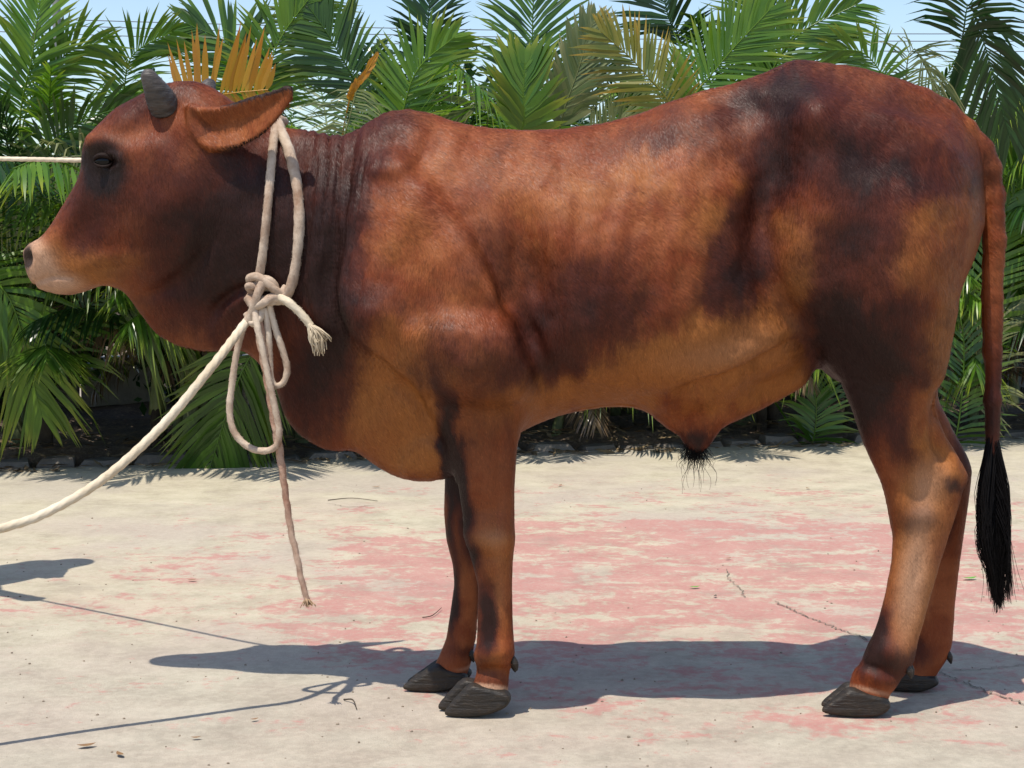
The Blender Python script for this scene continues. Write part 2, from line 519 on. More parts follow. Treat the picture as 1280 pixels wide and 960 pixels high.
def gauss(U, Vv, g):
    cx, cy, sx, sy, ang, amp = g
    a = R(ang); c, s = math.cos(a), math.sin(a)
    dx, dy = U - cx, Vv - cy
    p = (c * dx + s * dy) / sx; q = (-s * dx + c * dy) / sy
    return amp * np.exp(-0.5 * (p * p + q * q))


_lat = np.random.default_rng(5).random((64, 64))
def vnoise(x, y):
    xi, yi = np.floor(x).astype(int), np.floor(y).astype(int)
    fx, fy = x - xi, y - yi
    fx = fx * fx * (3 - 2 * fx); fy = fy * fy * (3 - 2 * fy)
    g = lambda a, b: _lat[a & 63, b & 63]
    return (g(xi, yi) * (1 - fx) + g(xi + 1, yi) * fx) * (1 - fy) + (g(xi, yi + 1) * (1 - fx) + g(xi + 1, yi + 1) * fx) * fy
def fbm(x, y, o=4):
    v, a, t = 0, 1.0, 0
    for k in range(o):
        v = v + a * vnoise(x * 2 ** k + 17.3 * k, y * 2 ** k + 9.1 * k); t += a; a *= 0.5
    return v / t - 0.5
# ================================================================== the setting
def flat_poly(name, pts, z, mat, parent=None):
    V = [(x, y, z) for x, y in pts]
    me = bpy.data.meshes.new(name)
    me.from_pydata(V, [], [tuple(range(len(V)))]); me.update()
    if mat: me.materials.append(mat)
    o = bpy.data.objects.new(name, me)
    link(o, parent)
    return o
BED_A = Vector((-2.55, 7.95, 0)); BED_B = Vector((2.9, 9.35, 0))     # far edge of the yard, seen by the planting bed
bed_dir = (BED_B - BED_A).normalized(); bed_nrm = Vector((-bed_dir.y, bed_dir.x, 0))
def bed(s, off, z=0.0):
    """s metres along the bed edge from the left picture border, off metres behind it"""
    p = BED_A + bed_dir * s + bed_nrm * off
    return Vector((p.x, p.y, z))
tag(flat_poly('terrain', [(-400, -300), (400, -300), (400, 700), (-400, 700)], -0.05, M['soil']), kind='structure')
e0, e1 = bed(-14, 0.0), bed(20, 0.0)
yard = tag(flat_poly('yard', [(-16, -12), (18, -12), (e1.x, e1.y), (e0.x, e0.y)], 0.0, M['concrete']), kind='structure')
# back road behind the hedge: pale dusty ground
b0, b1, b2, b3 = bed(-14, 3.3), bed(20, 3.3), bed(20, 9), bed(-14, 9)
tag(flat_poly('back_lane', [(b0.x, b0.y), (b1.x, b1.y), (b2.x, b2.y), (b3.x, b3.y)], -0.02, mat_stone('pale_lane_dust', (0.30, 0.25, 0.19), (0.42, 0.36, 0.28), 3)), kind='structure')

def jag(pts, n, amp):
    P = spline([(p.x, p.y) for p in pts], n)
    P[1:-1] += rng.normal(0, amp, (n - 2, 2))
    return P
def crack(pts, w, n):
    P = jag([ground(*p) for p in pts], n, 0.005)
    T = np.gradient(P, axis=0); T /= np.linalg.norm(T, axis=1)[:, None]
    S = np.stack([-T[:, 1], T[:, 0]], 1)
    ww = w * rng.uniform(0.25, 1.2, n); ww[0] = ww[-1] = 0.0004
    V = np.zeros((2 * n, 3)); V[:n, :2] = P + S * ww[:, None] / 2; V[n:, :2] = P - S * ww[:, None] / 2; V[:, 2] = 0.003
    Q = [(i, i + n, i + n + 1, i + 1) for i in range(n - 1)]
    return obj_np('crack', V, Q, None, M['crackm'], yard, False)
M['crackm'] = mat_simple('crack_dirt', (0.10, 0.082, 0.062), 0.95, 0.1, 30, (0.24, 0.20, 0.155))
crack([(908, 712), (916, 728), (926, 738), (930, 748)], 0.004, 40)
crack([(968, 752), (995, 765), (1030, 780), (1080, 798), (1130, 822), (1200, 852), (1290, 885)], 0.0055, 160)
crack([(1130, 822), (1165, 836), (1215, 838), (1285, 832)], 0.004, 40)
crack([(408, 630), (440, 634), (470, 632)], 0.005, 20)

# ---- rubble kerb of the planting bed
kerb = tag(empty('kerb', bed(2.8, 0)), 'low rough stone kerb along the foot of the palms', 'kerb')
s = -2.0
while s < 8.5:
    L = random.uniform(0.16, 0.34); hgt = random.uniform(0.012, 0.045)
    m = MB()
    cx, cy = L / 2 * 0.96, 0.07
    base = [(-cx, -cy), (cx, -cy), (cx, cy), (-cx, cy)]
    V, rings = [], [(0, 1.0), (0.6, 0.97), (1.0, 0.78)]
    for fz, fs in rings:
        for (a, b) in [(-cx, -cy), (0, -cy * 1.1), (cx, -cy), (cx, cy), (0, cy * 1.1), (-cx, cy)]:
            V.append((a * fs + random.uniform(-.012, .012), b * fs + random.uniform(-.01, .01), -0.05 + fz * (hgt + 0.05) + random.uniform(-.006, .006) * (fz > 0)))
    Q = [(r * 6 + k, r * 6 + (k + 1) % 6, (r + 1) * 6 + (k + 1) % 6, (r + 1) * 6 + k) for r in range(2) for k in range(6)]
    Q += [(12, 13, 16, 17), (13, 14, 15, 16)]
    V = np.array(V)
    ang = math.atan2(bed_dir.y, bed_dir.x) + random.uniform(-.06, .06)
    c = bed(s + L / 2, 0.07 + random.uniform(-.02, .03))
    W_ = V.copy(); W_[:, 0] = c.x + V[:, 0] * math.cos(ang) - V[:, 1] * math.sin(ang); W_[:, 1] = c.y + V[:, 0] * math.sin(ang) + V[:, 1] * math.cos(ang)
    obj_np('kerb_stone', W_, Q, None, M['kerb'], kerb, False, origin=(c.x, c.y, 0))
    s += L + random.uniform(0.004, 0.02)

# ---- planting bed: uneven soil
nx_, ny_ = 90, 22
ss, oo = np.meshgrid(np.linspace(-6, 12, nx_), np.linspace(0.1, 3.4, ny_), indexing='ij')
zz = 0.03 + 0.03 * np.sin(ss * 3.1 + oo * 2) * np.sin(oo * 4.3 + ss) + rng.normal(0, .012, ss.shape)
zz[:, 0] = -0.03; zz[:, -1] = -0.045
bx_ = BED_A.x + bed_dir.x * ss + bed_nrm.x * oo; by_ = BED_A.y + bed_dir.y * ss + bed_nrm.y * oo
V = np.stack([bx_, by_, zz], -1).reshape(-1, 3)
Q = [(i * ny_ + j, (i + 1) * ny_ + j, (i + 1) * ny_ + j + 1, i * ny_ + j + 1) for i in range(nx_ - 1) for j in range(ny_ - 1)]
tag(obj_np('planting_bed', V, Q, None, M['soil']), kind='structure')

# ---- dry leaf litter along the foot of the hedge
g9 = np.random.default_rng(21)
n = 2600
s_ = g9.uniform(-3, 9, n); off_ = np.abs(g9.normal(0, .45, n)) - .16
cx_ = BED_A.x + bed_dir.x * s_ + bed_nrm.x * off_; cy_ = BED_A.y + bed_dir.y * s_ + bed_nrm.y * off_
cz_ = np.where(off_ > .12, .075, np.where(off_ > -.0, .05, .006)) + g9.uniform(0, .012, n)
an_ = g9.uniform(0, 6.28, n); L_ = g9.uniform(.03, .16, n); w_ = g9.uniform(.006, .014, n)
dx_ = np.stack([np.cos(an_), np.sin(an_), g9.normal(0, .12, n)], 1); sx_ = np.stack([-np.sin(an_), np.cos(an_), g9.normal(0, .3, n)], 1)
c_ = np.stack([cx_, cy_, cz_], 1)
Vl = np.stack([c_ - dx_ * L_[:, None] / 2, c_ + sx_ * w_[:, None], c_ + dx_ * L_[:, None] / 2, c_ - sx_ * w_[:, None]], 1).reshape(-1, 3)
Vl[:, 2] = np.maximum(Vl[:, 2], .004)
tag(obj_np('leaf_litter', Vl, np.arange(4 * n).reshape(-1, 4), None, mat_simple('litter', (.07, .05, .03), .9, .2, 6, (.27, .19, .10)), None, False), 'dry fallen leaflets along the foot of the hedge', kind='stuff')

# ---- low wall behind the hedge
wall = tag(empty('low_wall', bed(2.8, 2.9)), 'low dusty whitewashed wall glimpsed behind the palm stems', 'wall')
s = -5.0
while s < 11:
    L = random.uniform(.55, .62)
    m = MB(); m.box((-L / 2, -.09, -.05), (L / 2, .09, .36 + random.uniform(-.012, .012)), 0.006)
    V = np.vstack(m.v); ang = math.atan2(bed_dir.y, bed_dir.x); c = bed(s + L / 2, 2.9)
    W_ = V.copy(); W_[:, 0] = c.x + V[:, 0] * math.cos(ang) - V[:, 1] * math.sin(ang); W_[:, 1] = c.y + V[:, 0] * math.sin(ang) + V[:, 1] * math.cos(ang)
    obj_np('wall_block', W_, np.vstack(m.q), None, M['wall'], wall, False, origin=(c.x, c.y, 0))
    s += L + 0.012

# ---- palms
def frond_arrays(path, s0=0.2, n=36, lmax=0.42, width=0.026, vup=0.35, droop=0.25, side=None, rr=random, a0=64, a1=22, tw=0.25, rad=0.011, gap=0.0):
    """one feather leaf: rachis along path, leaflets on both sides. Returns V, Q, T, leaflet, along"""
    P = spline(path, 40)
    T = np.gradient(P, axis=0); T /= np.linalg.norm(T, axis=1)[:, None]
    if side is None:
        sv = np.cross(T[20], [0, 0, 1.0]); sv /= np.linalg.norm(sv) + 1e-9
    else:
        sv = np.asarray(side, float)
    V, Q, Tr, A, B = [], [], [], [], []
    nv = 0
    # rachis
    m = MB(); m.tube(P, np.linspace(rad, rad * 0.25, 40), 5, cap=False)
    v = np.vstack(m.v); V.append(v); Q.append(np.vstack(m.q)); A.append(np.full(len(v), .8)); B.append(np.zeros(len(v))); nv = len(v)
    for sgn in (-1, 1):
        for i in range(n):
            s = s0 + (1 - s0) * (i + 0.5 + rr.uniform(-.25, .25)) / n
            if gap and rr.random() < gap: continue
            u = (s - s0) / (1 - s0)
            k = min(s * 39, 38.999); k0 = int(k); f = k - k0
            root = P[k0] * (1 - f) + P[k0 + 1] * f
            t = T[k0]
            S = sv - t * np.dot(sv, t); S /= np.linalg.norm(S) + 1e-9
            N = np.cross(S, t); 
            if N[2] < 0 and side is None: N = -N
            al = R(a0 + (a1 - a0) * u + rr.uniform(-6, 6))
            l = lmax * (0.42 + 0.58 * math.sin(math.pi * min(1, 0.16 + 0.74 * u)) ** 0.8) * (1 - 0.45 * max(0, u - .75) / .25) * rr.uniform(.88, 1.08)
            d = math.cos(al) * t + math.sin(al) * sgn * S + vup * rr.uniform(.6, 1.3) * N
            d /= np.linalg.norm(d)
            wv = t - d * np.dot(t, d); wv /= np.linalg.norm(wv) + 1e-9
            nn = np.cross(d, wv); ph = rr.uniform(-tw, tw) + sgn * 0.25
            wv = math.cos(ph) * wv + math.sin(ph) * nn
            w = width * rr.uniform(.8, 1.15)
            dr = droop * rr.uniform(.5, 1.5)
            rows = []
            for tt, ww in ((0, .35), (.28, 1.0), (.66, .78), (1.0, 0)):
                p = root + d * l * tt + np.array([0, 0, -1.0]) * dr * l * tt * tt
                if ww: rows += [p - wv * w * ww / 2, p + wv * w * ww / 2]
                else: rows += [p]
            V.append(np.array(rows)); b = nv
            Q.append(np.array([(b, b + 1, b + 3, b + 2), (b + 2, b + 3, b + 5, b + 4)])); Tr.append((b + 4, b + 5, b + 6))
            a = rr.random(); A.append(np.full(7, a)); B.append(np.array([0, 0, .28, .28, .66, .66, 1.0])); nv += 7
    return np.vstack(V), np.vstack(Q), np.array(Tr), np.concatenate(A), np.concatenate(B)
def frond_mesh(name, arrs, mat):
    V, Q, Tr, A, B = arrs
    me = mesh_np(name, V, Q, Tr, True)
    for nm, val in (('leaflet', A), ('along', B)):
        a = me.attributes.new(nm, 'FLOAT', 'POINT'); a.data.foreach_set('value', val.astype(np.float32))
    me.materials.append(mat)
    return me
def arch_path(L, lean0, bend, n=9):
    a = np.linspace(0, 1, n); ang = R(lean0) + R(bend) * a ** 1.4
    x = np.concatenate([[0], np.cumsum(np.sin(ang[:-1]))]) * L / (n - 1); z = np.concatenate([[0], np.cumsum(np.cos(ang[:-1]))]) * L / (n - 1)
    return np.stack([x, 0 * x, z], 1)
LIB = []
for k in range(14):
    rr = random.Random(100 + k)
    lean, bend = [(8, 55), (14, 75), (22, 80), (30, 90), (12, 45), (40, 75), (25, 60), (18, 100), (50, 70), (6, 35), (35, 100), (28, 45), (60, 55), (16, 65)][k]
    L = rr.uniform(1.25, 1.6)
    LIB.append(frond_mesh('frond', frond_arrays(arch_path(L, lean, bend), .20, 50, rr.uniform(.30, .42), rr.uniform(.014, .020), rr.uniform(.15, .5), rr.uniform(.15, .6), (0, 1, 0), rr, gap=rr.choice([.04, .08, .2]), tw=.5), M['green']))
def add_frond(palm, base, k, az, sc, mat, tilt=0):
    o = bpy.data.objects.new('frond', LIB[k])
    o.location = Vector(base) - palm.location
    o.rotation_euler = (0, tilt, az); o.scale = (sc, sc, sc)
    link(o, palm)
    o.material_slots[0].link = 'OBJECT'; o.material_slots[0].material = M[mat]
    return o
PALMS = []
def palm(s, off, hts, nf, size, label, mats, group='areca palms of the hedge'):
    b = bed(s, off, 0.0)
    root = tag(empty('areca_palm', b), label, 'palm', group)
    tops = []
    for h in hts:
        dx, dy = random.uniform(-.16, .16), random.uniform(-.12, .12)
        lx, ly = random.uniform(-.10, .10), random.uniform(-.08, .08)
        P = spline([(b.x + dx, b.y + dy, -.02), (b.x + dx + lx * .3, b.y + dy + ly * .3, h * .5), (b.x + dx + lx, b.y + dy + ly, h)], 14)
        m = MB(); rd = random.uniform(.026, .04)
        rad = rd * (1 + 0.10 * (np.arange(14) % 3 == 0)) * np.linspace(1.1, .85, 14)
        m.tube(P, rad, 9)
        m.build('stem', M[random.choice(['stem', 'stem', 'bark'])], root, origin=tuple(P[0]))
        top = P[-1]; tops.append(top)
        # crownshaft
        m = MB(); sh = random.uniform(.22, .34)
        m.tube(spline([tuple(top - [0, 0, .03]), tuple(top + [0, 0, sh * .5]), tuple(top + [lx * .3, 0, sh])], 8), np.linspace(rd * 1.15, rd * .45, 8), 8)
        m.build('crownshaft', M['crown'], root, origin=tuple(top))
        a0 = random.random() * 6.28
        for i in range(nf):
            az = a0 + i * 2.399 + random.uniform(-.3, .3)
            k = random.choice(range(14)) if i > 1 else random.choice([0, 4, 9])
            add_frond(root, top + np.array([0, 0, sh * random.uniform(.3, .95)]), k, az, size * random.uniform(.82, 1.12), random.choice(mats))
    root['_t'] = 0
    del root['_t']
    PALMS.append((root, tops))
    return root
M['crown'] = mat_simple('crownshaft_green', (0.12, 0.16, 0.04), 0.45, 0.5, 14, (0.26, 0.27, 0.08))
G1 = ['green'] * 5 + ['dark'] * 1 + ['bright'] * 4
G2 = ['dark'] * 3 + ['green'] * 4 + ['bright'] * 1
front = [(-.55, .42, 'far left palm, its fronds cut by the picture border'), (.25, .55, 'palm behind the lead rope with three leaning stems'), (.95, .40, 'palm behind the head of the bull, yellow-tipped fronds'),
         (1.65, .50, 'palm behind the neck rope with a frond hanging low'), (2.3, .6, 'palm behind the hump of the bull'), (3.0, .5, 'palm just right of the hump, dark upright fronds'), (3.65, .45, 'palm behind the dip of the back'),
         (4.3, .55, 'bright green palm behind the loin'), (4.95, .55, 'palm behind the highest point of the rump'), (5.55, .42, 'palm above the tail root'), (6.15, .5, 'far right palm beside the tail')]
for s, off, lb in front:
    palm(s, off, [random.uniform(.12, .75) for _ in range(random.choice([3, 4]))], random.choice([6, 7]), random.uniform(.78, .95), lb, G1, 'areca palms in the front row of the hedge')
back = [(-.9, 'back row palm at the left picture border'), (.1, 'back row palm seen above the nose'), (1.15, 'back row palm seen above the horns'), (2.0, 'back row palm seen above the ear'), (2.75, 'back row palm left of the sky gap'), (3.75, 'back row palm right of the sky gap'),
        (4.6, 'back row palm above the loin'), (5.7, 'back row palm right of the rump sky gap'), (6.6, 'back row palm at the right picture border')]
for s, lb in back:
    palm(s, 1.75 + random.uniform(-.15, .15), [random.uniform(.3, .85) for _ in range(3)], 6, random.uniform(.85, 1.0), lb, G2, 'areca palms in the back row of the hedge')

# low fronds that hang out over the edge of the yard
for i, (root, tops) in enumerate(PALMS[:len(front)]):
    for j in range(2):
        t = tops[(i + j) % len(tops)]
        b_ = root.location + Vector((random.uniform(-.12, .12), -.05, random.uniform(.22, .5)))
        add_frond(root, b_, random.choice([8, 12, 5, 10]), -math.pi / 2 + random.uniform(-.75, .75), random.uniform(.62, .85), random.choice(['green', 'green', 'bright', 'dark']))
    for j in range(3):
        b_ = root.location + Vector((random.uniform(-.2, .2), -.02, random.uniform(.55, 1.0)))
        add_frond(root, b_, random.choice([3, 5, 6, 8]), -math.pi / 2 + random.uniform(-.7, .7), random.uniform(.95, 1.2), random.choice(['green', 'green', 'bright', 'bright', 'dark']))
    for j in range(2):
        t = tops[j % len(tops)]
        add_frond(root, t + np.array([0, 0, .08]), random.choice([10, 12, 8]), random.uniform(0, 6.28), random.uniform(.45, .7), 'dead', tilt=.5)
# fronds that the photograph shows singly: (base px, mid px, tip px, metres nearer than the row, colour, leaflet length, options)
def hero(base, mid, tip, D, mat, lmax=.36, n=34, width=.028, vup=.1, droop=.25, face=True, dd=0.0, s0=None, gap=.03, a0=62, a1=22):
    pb, pm, pt = atv(*base, D + .05), atv(*mid, D - dd * .5), atv(*tip, D - dd)
    best = None
    for root, tops in PALMS:
        for t in tops:
            q = (Vector(t) - pb).length + (2 if t[2] > pb.z - .03 else 0)
            if best is None or q < best[0]: best = (q, root, t)
    _, root, t = best
    top = Vector(t) + Vector((0, 0, .1))
    mid0 = (top + pb) / 2 + Vector((0, 0, .05))
    path = [tuple(top), tuple(mid0), tuple(pb), tuple(pm), tuple(pt)]
    L1 = (mid0 - top).length + (pb - mid0).length; L2 = (pm - pb).length + (pt - pm).length
    s0_ = L1 / (L1 + L2) if s0 is None else s0
    ch = (pt - pb).normalized(); view = (pm - cam.location).normalized()
    sd = ch.cross(view) if face else ch.cross(Vector((0, 0, 1)))
    if sd.length < .1: sd = Vector((1, 0, 0))
    sd.normalize()
    arr = frond_arrays(path, s0_, int(n * 1.25), lmax, width * .78, vup, droop, tuple(sd), random, a0, a1, rad=.009, gap=gap)
    me = frond_mesh('frond', arr, M[mat])
    me.transform(Matrix.Translation(-root.location))
    o = bpy.data.objects.new('frond', me)
    link(o, root)
    return o
hero((228, 132), (280, 118), (335, 112), 7.7, 'orange', .26, 18, .040, .1, -.25, a0=80, a1=60)
hero((425, 190), (436, 150), (446, 112), 7.8, 'pale', .30, 22, .016, .0, .7, a0=80, a1=70)
hero((436, 128), (452, 100), (471, 68), 7.7, 'orange', .05, 14, .03, 0, .0, a0=20, a1=10)
hero((495, 165), (520, 90), (568, 46), 8.6, 'bright', .34, 30, .03, .1, .15)
hero((655, 190), (664, 80), (668, -60), 8.8, 'green', .46, 40, .028, .1, .25)
hero((650, 170), (654, 120), (656, 78), 8.0, 'bright', .30, 22, .05, .0, .05, a0=50, a1=15, gap=0)
hero((700, 160), (722, 90), (742, 25), 8.6, 'pale', .30, 26, .045, .0, .1, a0=45, a1=15, gap=0)
hero((845, 150), (800, 85), (752, 40), 8.1, 'yellow', .30, 26, .024, .1, .1)
hero((838, 150), (795, 100), (738, 138), 8.5, 'pale', .26, 26, .018, .0, .5, a0=80, a1=50)
hero((852, 150), (900, 80), (962, 12), 8.5, 'bright', .40, 38, .028, .1, .15)
hero((940, 140), (990, 50), (1070, 6), 8.7, 'bright', .40, 36, .028, .0, .2)
hero((985, 110), (962, 40), (940, -40), 8.9, 'green', .40, 34, .026, .1, .2)
hero((1200, 60), (1215, 10), (1262, 170), 8.7, 'dark', .46, 38, .03, .1, .4)
hero((1130, 150), (1140, 60), (1180, 130), 8.6, 'pale', .28, 30, .014, .0, .6)
hero((1100, 130), (1085, 70), (1040, 62), 8.6, 'bright', .26, 22, .024, .1, .2)
hero((1215, 420), (1245, 290), (1300, 180), 8.9, 'bright', .42, 36, .030, .1, .15)
hero((1200, 500), (1225, 420), (1300, 380), 8.9, 'pale', .36, 30, .022, .1, .3)
hero((1190, 560), (1205, 430), (1180, 330), 8.8, 'green', .36, 30, .026, .1, .3)
hero((25, 150), (40, 70), (52, -20), 8.3, 'bright', .34, 32, .026, .1, .15)
hero((30, 150), (80, 70), (130, 52), 8.4, 'bright', .34, 30, .024, .1, .3)
hero((35, 240), (90, 160), (195, 122), 8.3, 'green', .34, 36, .026, .1, .35)
hero((125, 205), (60, 200), (-20, 238), 8.2, 'pale', .34, 34, .022, .0, .8, a0=80, a1=60)
hero((-60, 330), (10, 370), (52, 520), 7.9, 'bright', .40, 40, .030, .1, .25)
hero((70, 480), (120, 375), (215, 420), 8.1, 'green', .34, 34, .026, .1, .7)
hero((345, 400), (300, 470), (258, 598), 8.0, 'green', .42, 40, .030, .1, .3)
hero((150, 130), (165, 70), (215, 40), 8.6, 'bright', .30, 30, .020, .1, .25)
hero((330, 150), (345, 60), (400, -20), 8.7, 'bright', .40, 36, .028, .1, .25)
hero((320, 130), (290, 60), (235, 30), 8.7, 'green', .42, 34, .032, .1, .25)
hero((455, 140), (420, 60), (380, 0), 8.7, 'green', .42, 34, .030, .1, .25)
hero((530, 90), (534, 40), (540, -40), 8.9, 'dark', .30, 34, .026, .1, .2)
hero((850, 60), (835, 20), (820, -60), 9.0, 'dark', .34, 34, .026, .1, .2)
hero((610, 150), (590, 130), (560, 165), 8.5, 'pale', .24, 24, .020, .0, .5)
hero((1010, 560), (1020, 500), (1000, 470), 9.0, 'green', .3, 26, .026, .1, .4)

# ---- leafy shrubs and trees that close the view behind the palms
def leaf_cloud(name, c, rad, n, ls, mat, parent, seed):
    g = np.random.default_rng(seed)
    # clumps in an uneven crown
    nc = 26
    cl = g.normal(0, 1, (nc, 3)); cl /= np.linalg.norm(cl, axis=1)[:, None]; cl *= g.uniform(.25, .95, (nc, 1)) ** .6
    cr = g.uniform(.22, .42, nc)
    k = g.integers(0, nc, n)
    p = g.normal(0, 1, (n, 3)); p /= np.linalg.norm(p, axis=1)[:, None]
    p = cl[k] + p * (cr[k] * g.uniform(.55, 1.05, n) )[:, None]
    p = p * np.asarray(rad) + np.asarray(c)
    d = g.normal(0, 1, (n, 3)); d[:, 2] -= .3; d /= np.linalg.norm(d, axis=1)[:, None]
    w = np.cross(d, g.normal(0, 1, (n, 3))); w /= np.linalg.norm(w, axis=1)[:, None]
    L = ls * g.uniform(.6, 1.3, (n, 1))
    V = np.stack([p, p + d * L * .5 + w * L * .24, p + d * L, p + d * L * .5 - w * L * .24], 1).reshape(-1, 3)
    Q = np.arange(4 * n).reshape(-1, 4)
    o = obj_np(name, V, Q, None, mat, parent, False, origin=tuple(c))
    a = o.data.attributes.new('leaflet', 'FLOAT', 'POINT'); a.data.foreach_set('value', np.repeat(g.random(n), 4).astype(np.float32))
    a = o.data.attributes.new('along', 'FLOAT', 'POINT'); a.data.foreach_set('value', np.tile([0, .5, 1, .5], n).astype(np.float32))
    return o
SH = [(-1.4, 2.35, 1.9, 'dark leafy shrub behind the palms at the left picture border'), (-.1, 2.45, 1.75, 'dark leafy shrub behind the palms by the nose of the bull'), (1.2, 2.4, 1.85, 'dark leafy shrub behind the palms by the horns'), (2.5, 2.45, 2.15, 'dark leafy shrub showing below the sky gap above the hump'),
      (3.6, 2.4, 2.1, 'dark leafy shrub behind the palms above the back'), (4.8, 2.4, 1.85, 'dark leafy shrub behind the palms above the loin'), (6.0, 2.4, 2.0, 'dark leafy shrub behind the palms above the rump'), (7.3, 2.4, 2.2, 'dark leafy shrub behind the palms right of the tail')]
for i, (s, off, h, lb) in enumerate(SH):
    b = bed(s, off)
    r_ = tag(empty('shrub', b), lb, 'shrub', 'dark shrubs behind the palm hedge')
    m = MB()
    for j in range(4):
        a = random.random() * 6.28; q = random.uniform(.15, .4)
        m.tube(spline([(b.x + .05 * math.cos(a), b.y + .05 * math.sin(a), -.04), (b.x + q * .5 * math.cos(a), b.y + q * .4 * math.sin(a), h * .4), (b.x + q * math.cos(a), b.y + q * .6 * math.sin(a), h * .8)], 8), np.linspace(.03, .008, 8), 7)
    m.build('trunk', M['bark'], r_, origin=tuple(b))
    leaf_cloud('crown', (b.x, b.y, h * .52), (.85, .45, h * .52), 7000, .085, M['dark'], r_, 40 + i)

# ---- utility pole, leaning bamboo and overhead wires against the sky
p0 = atv(72, 75, 13.0)
m = MB(); m.tube([(p0.x, p0.y, -.05), (p0.x, p0.y, 2.5), (p0.x, p0.y, 5.2)], [.034, .032, .028], 10); 
m.tube([(p0.x - .25, p0.y, 4.9), (p0.x + .25, p0.y, 4.9)], .02, 6)
tag(m.build('utility_pole', mat_simple('grey_pole', (.14, .15, .14), .6, .4, 8, (.22, .23, .22)), None, origin=(p0.x, p0.y, 0)), 'slim grey upright pole rising above the palms at upper left', 'pole')
q0, q1 = atv(18, 100, 9.6), atv(68, -10, 9.9); dv = (q1 - q0)
m = MB(); m.tube(spline([tuple(q0 - dv * 1.9), tuple(q0), tuple(q1), tuple(q1 + dv * .6)], 14), np.linspace(.018, .012, 14), 8)
tag(m.build('bamboo_stick', M['bark'], None), 'thin dark leaning stick among the palms at upper left', 'stick')
for (ya, yb, lb) in ((10, 20, 'topmost of the thin wires crossing the sky'), (17, 30, 'middle of the thin wires crossing the sky'), (26, 44, 'lowest of the thin wires crossing the sky')):
    a, b = atv(-500, ya - 8, 26), atv(1800, yb + 16, 30)
    t = np.linspace(0, 1, 40)[:, None]
    P = np.array(a) * (1 - t) + np.array(b) * t; P[:, 2] -= 0.5 * 4 * (t[:, 0] * (1 - t[:, 0])) * .5
    m = MB(); m.tube(P, .007, 5)
    tag(m.build('overhead_wire', mat_simple('wire', (.08, .08, .085), .5) if ya == 10 else bpy.data.materials['wire'], None), lb, 'wire', 'overhead wires')
# ================================================================== the bull
DC = 3.86                                  # distance of the bull's middle plane
HV = 0.005
TOPLINE = [(19,315),(23,309),(30,303),(42,296),(56,281),(66,266),(75,251),(84,236),(92,222),(97,207),(99,192),(104,174),(112,162),(124,150),
 (142,135),(161,124),(180,114),(200,106),(225,100),(245,102),(262,109),(285,122),(310,140),(335,154),(360,160),(385,164),(410,168),(432,169),
 (450,160),(470,147),(490,140),(515,138),(540,142),(560,150),(590,157),(620,161),(660,163),(700,161),(740,157),(780,148),(820,134),(860,120),
 (900,109),(940,97),(970,84),(985,78),(999,76),(1020,77),(1040,80),(1075,86),(1110,96),(1148,109),(1170,122),(1190,138),(1208,158),(1220,178),
 (1227,205),(1229,250),(1225,287),(1214,323),(1196,363),(1186,396),(1178,430),(1171,455)]
BELLY = [(1155,478),(1120,488),(1080,486),(1048,477),(1032,465),(1020,459),(1005,477),(980,495),(950,512),(920,526),(902,536),(888,555),(878,565),
 (866,566),(857,558),(849,545),(838,538),(825,528),(810,516),(790,509),(760,508),(720,514),(690,522),(660,535),(640,548),(615,572),(590,588),
 (560,597),(530,601),(500,597),(475,585),(455,571),(440,563),(410,562),(380,547),(360,523),(347,490),(333,463),(315,446),(298,438),(275,439),
 (245,438),(215,430),(190,415),(172,393),(160,375),(150,364),(135,359),(118,359),(101,364),(75,369),(49,365),(34,357),(26,343),(22,330)]
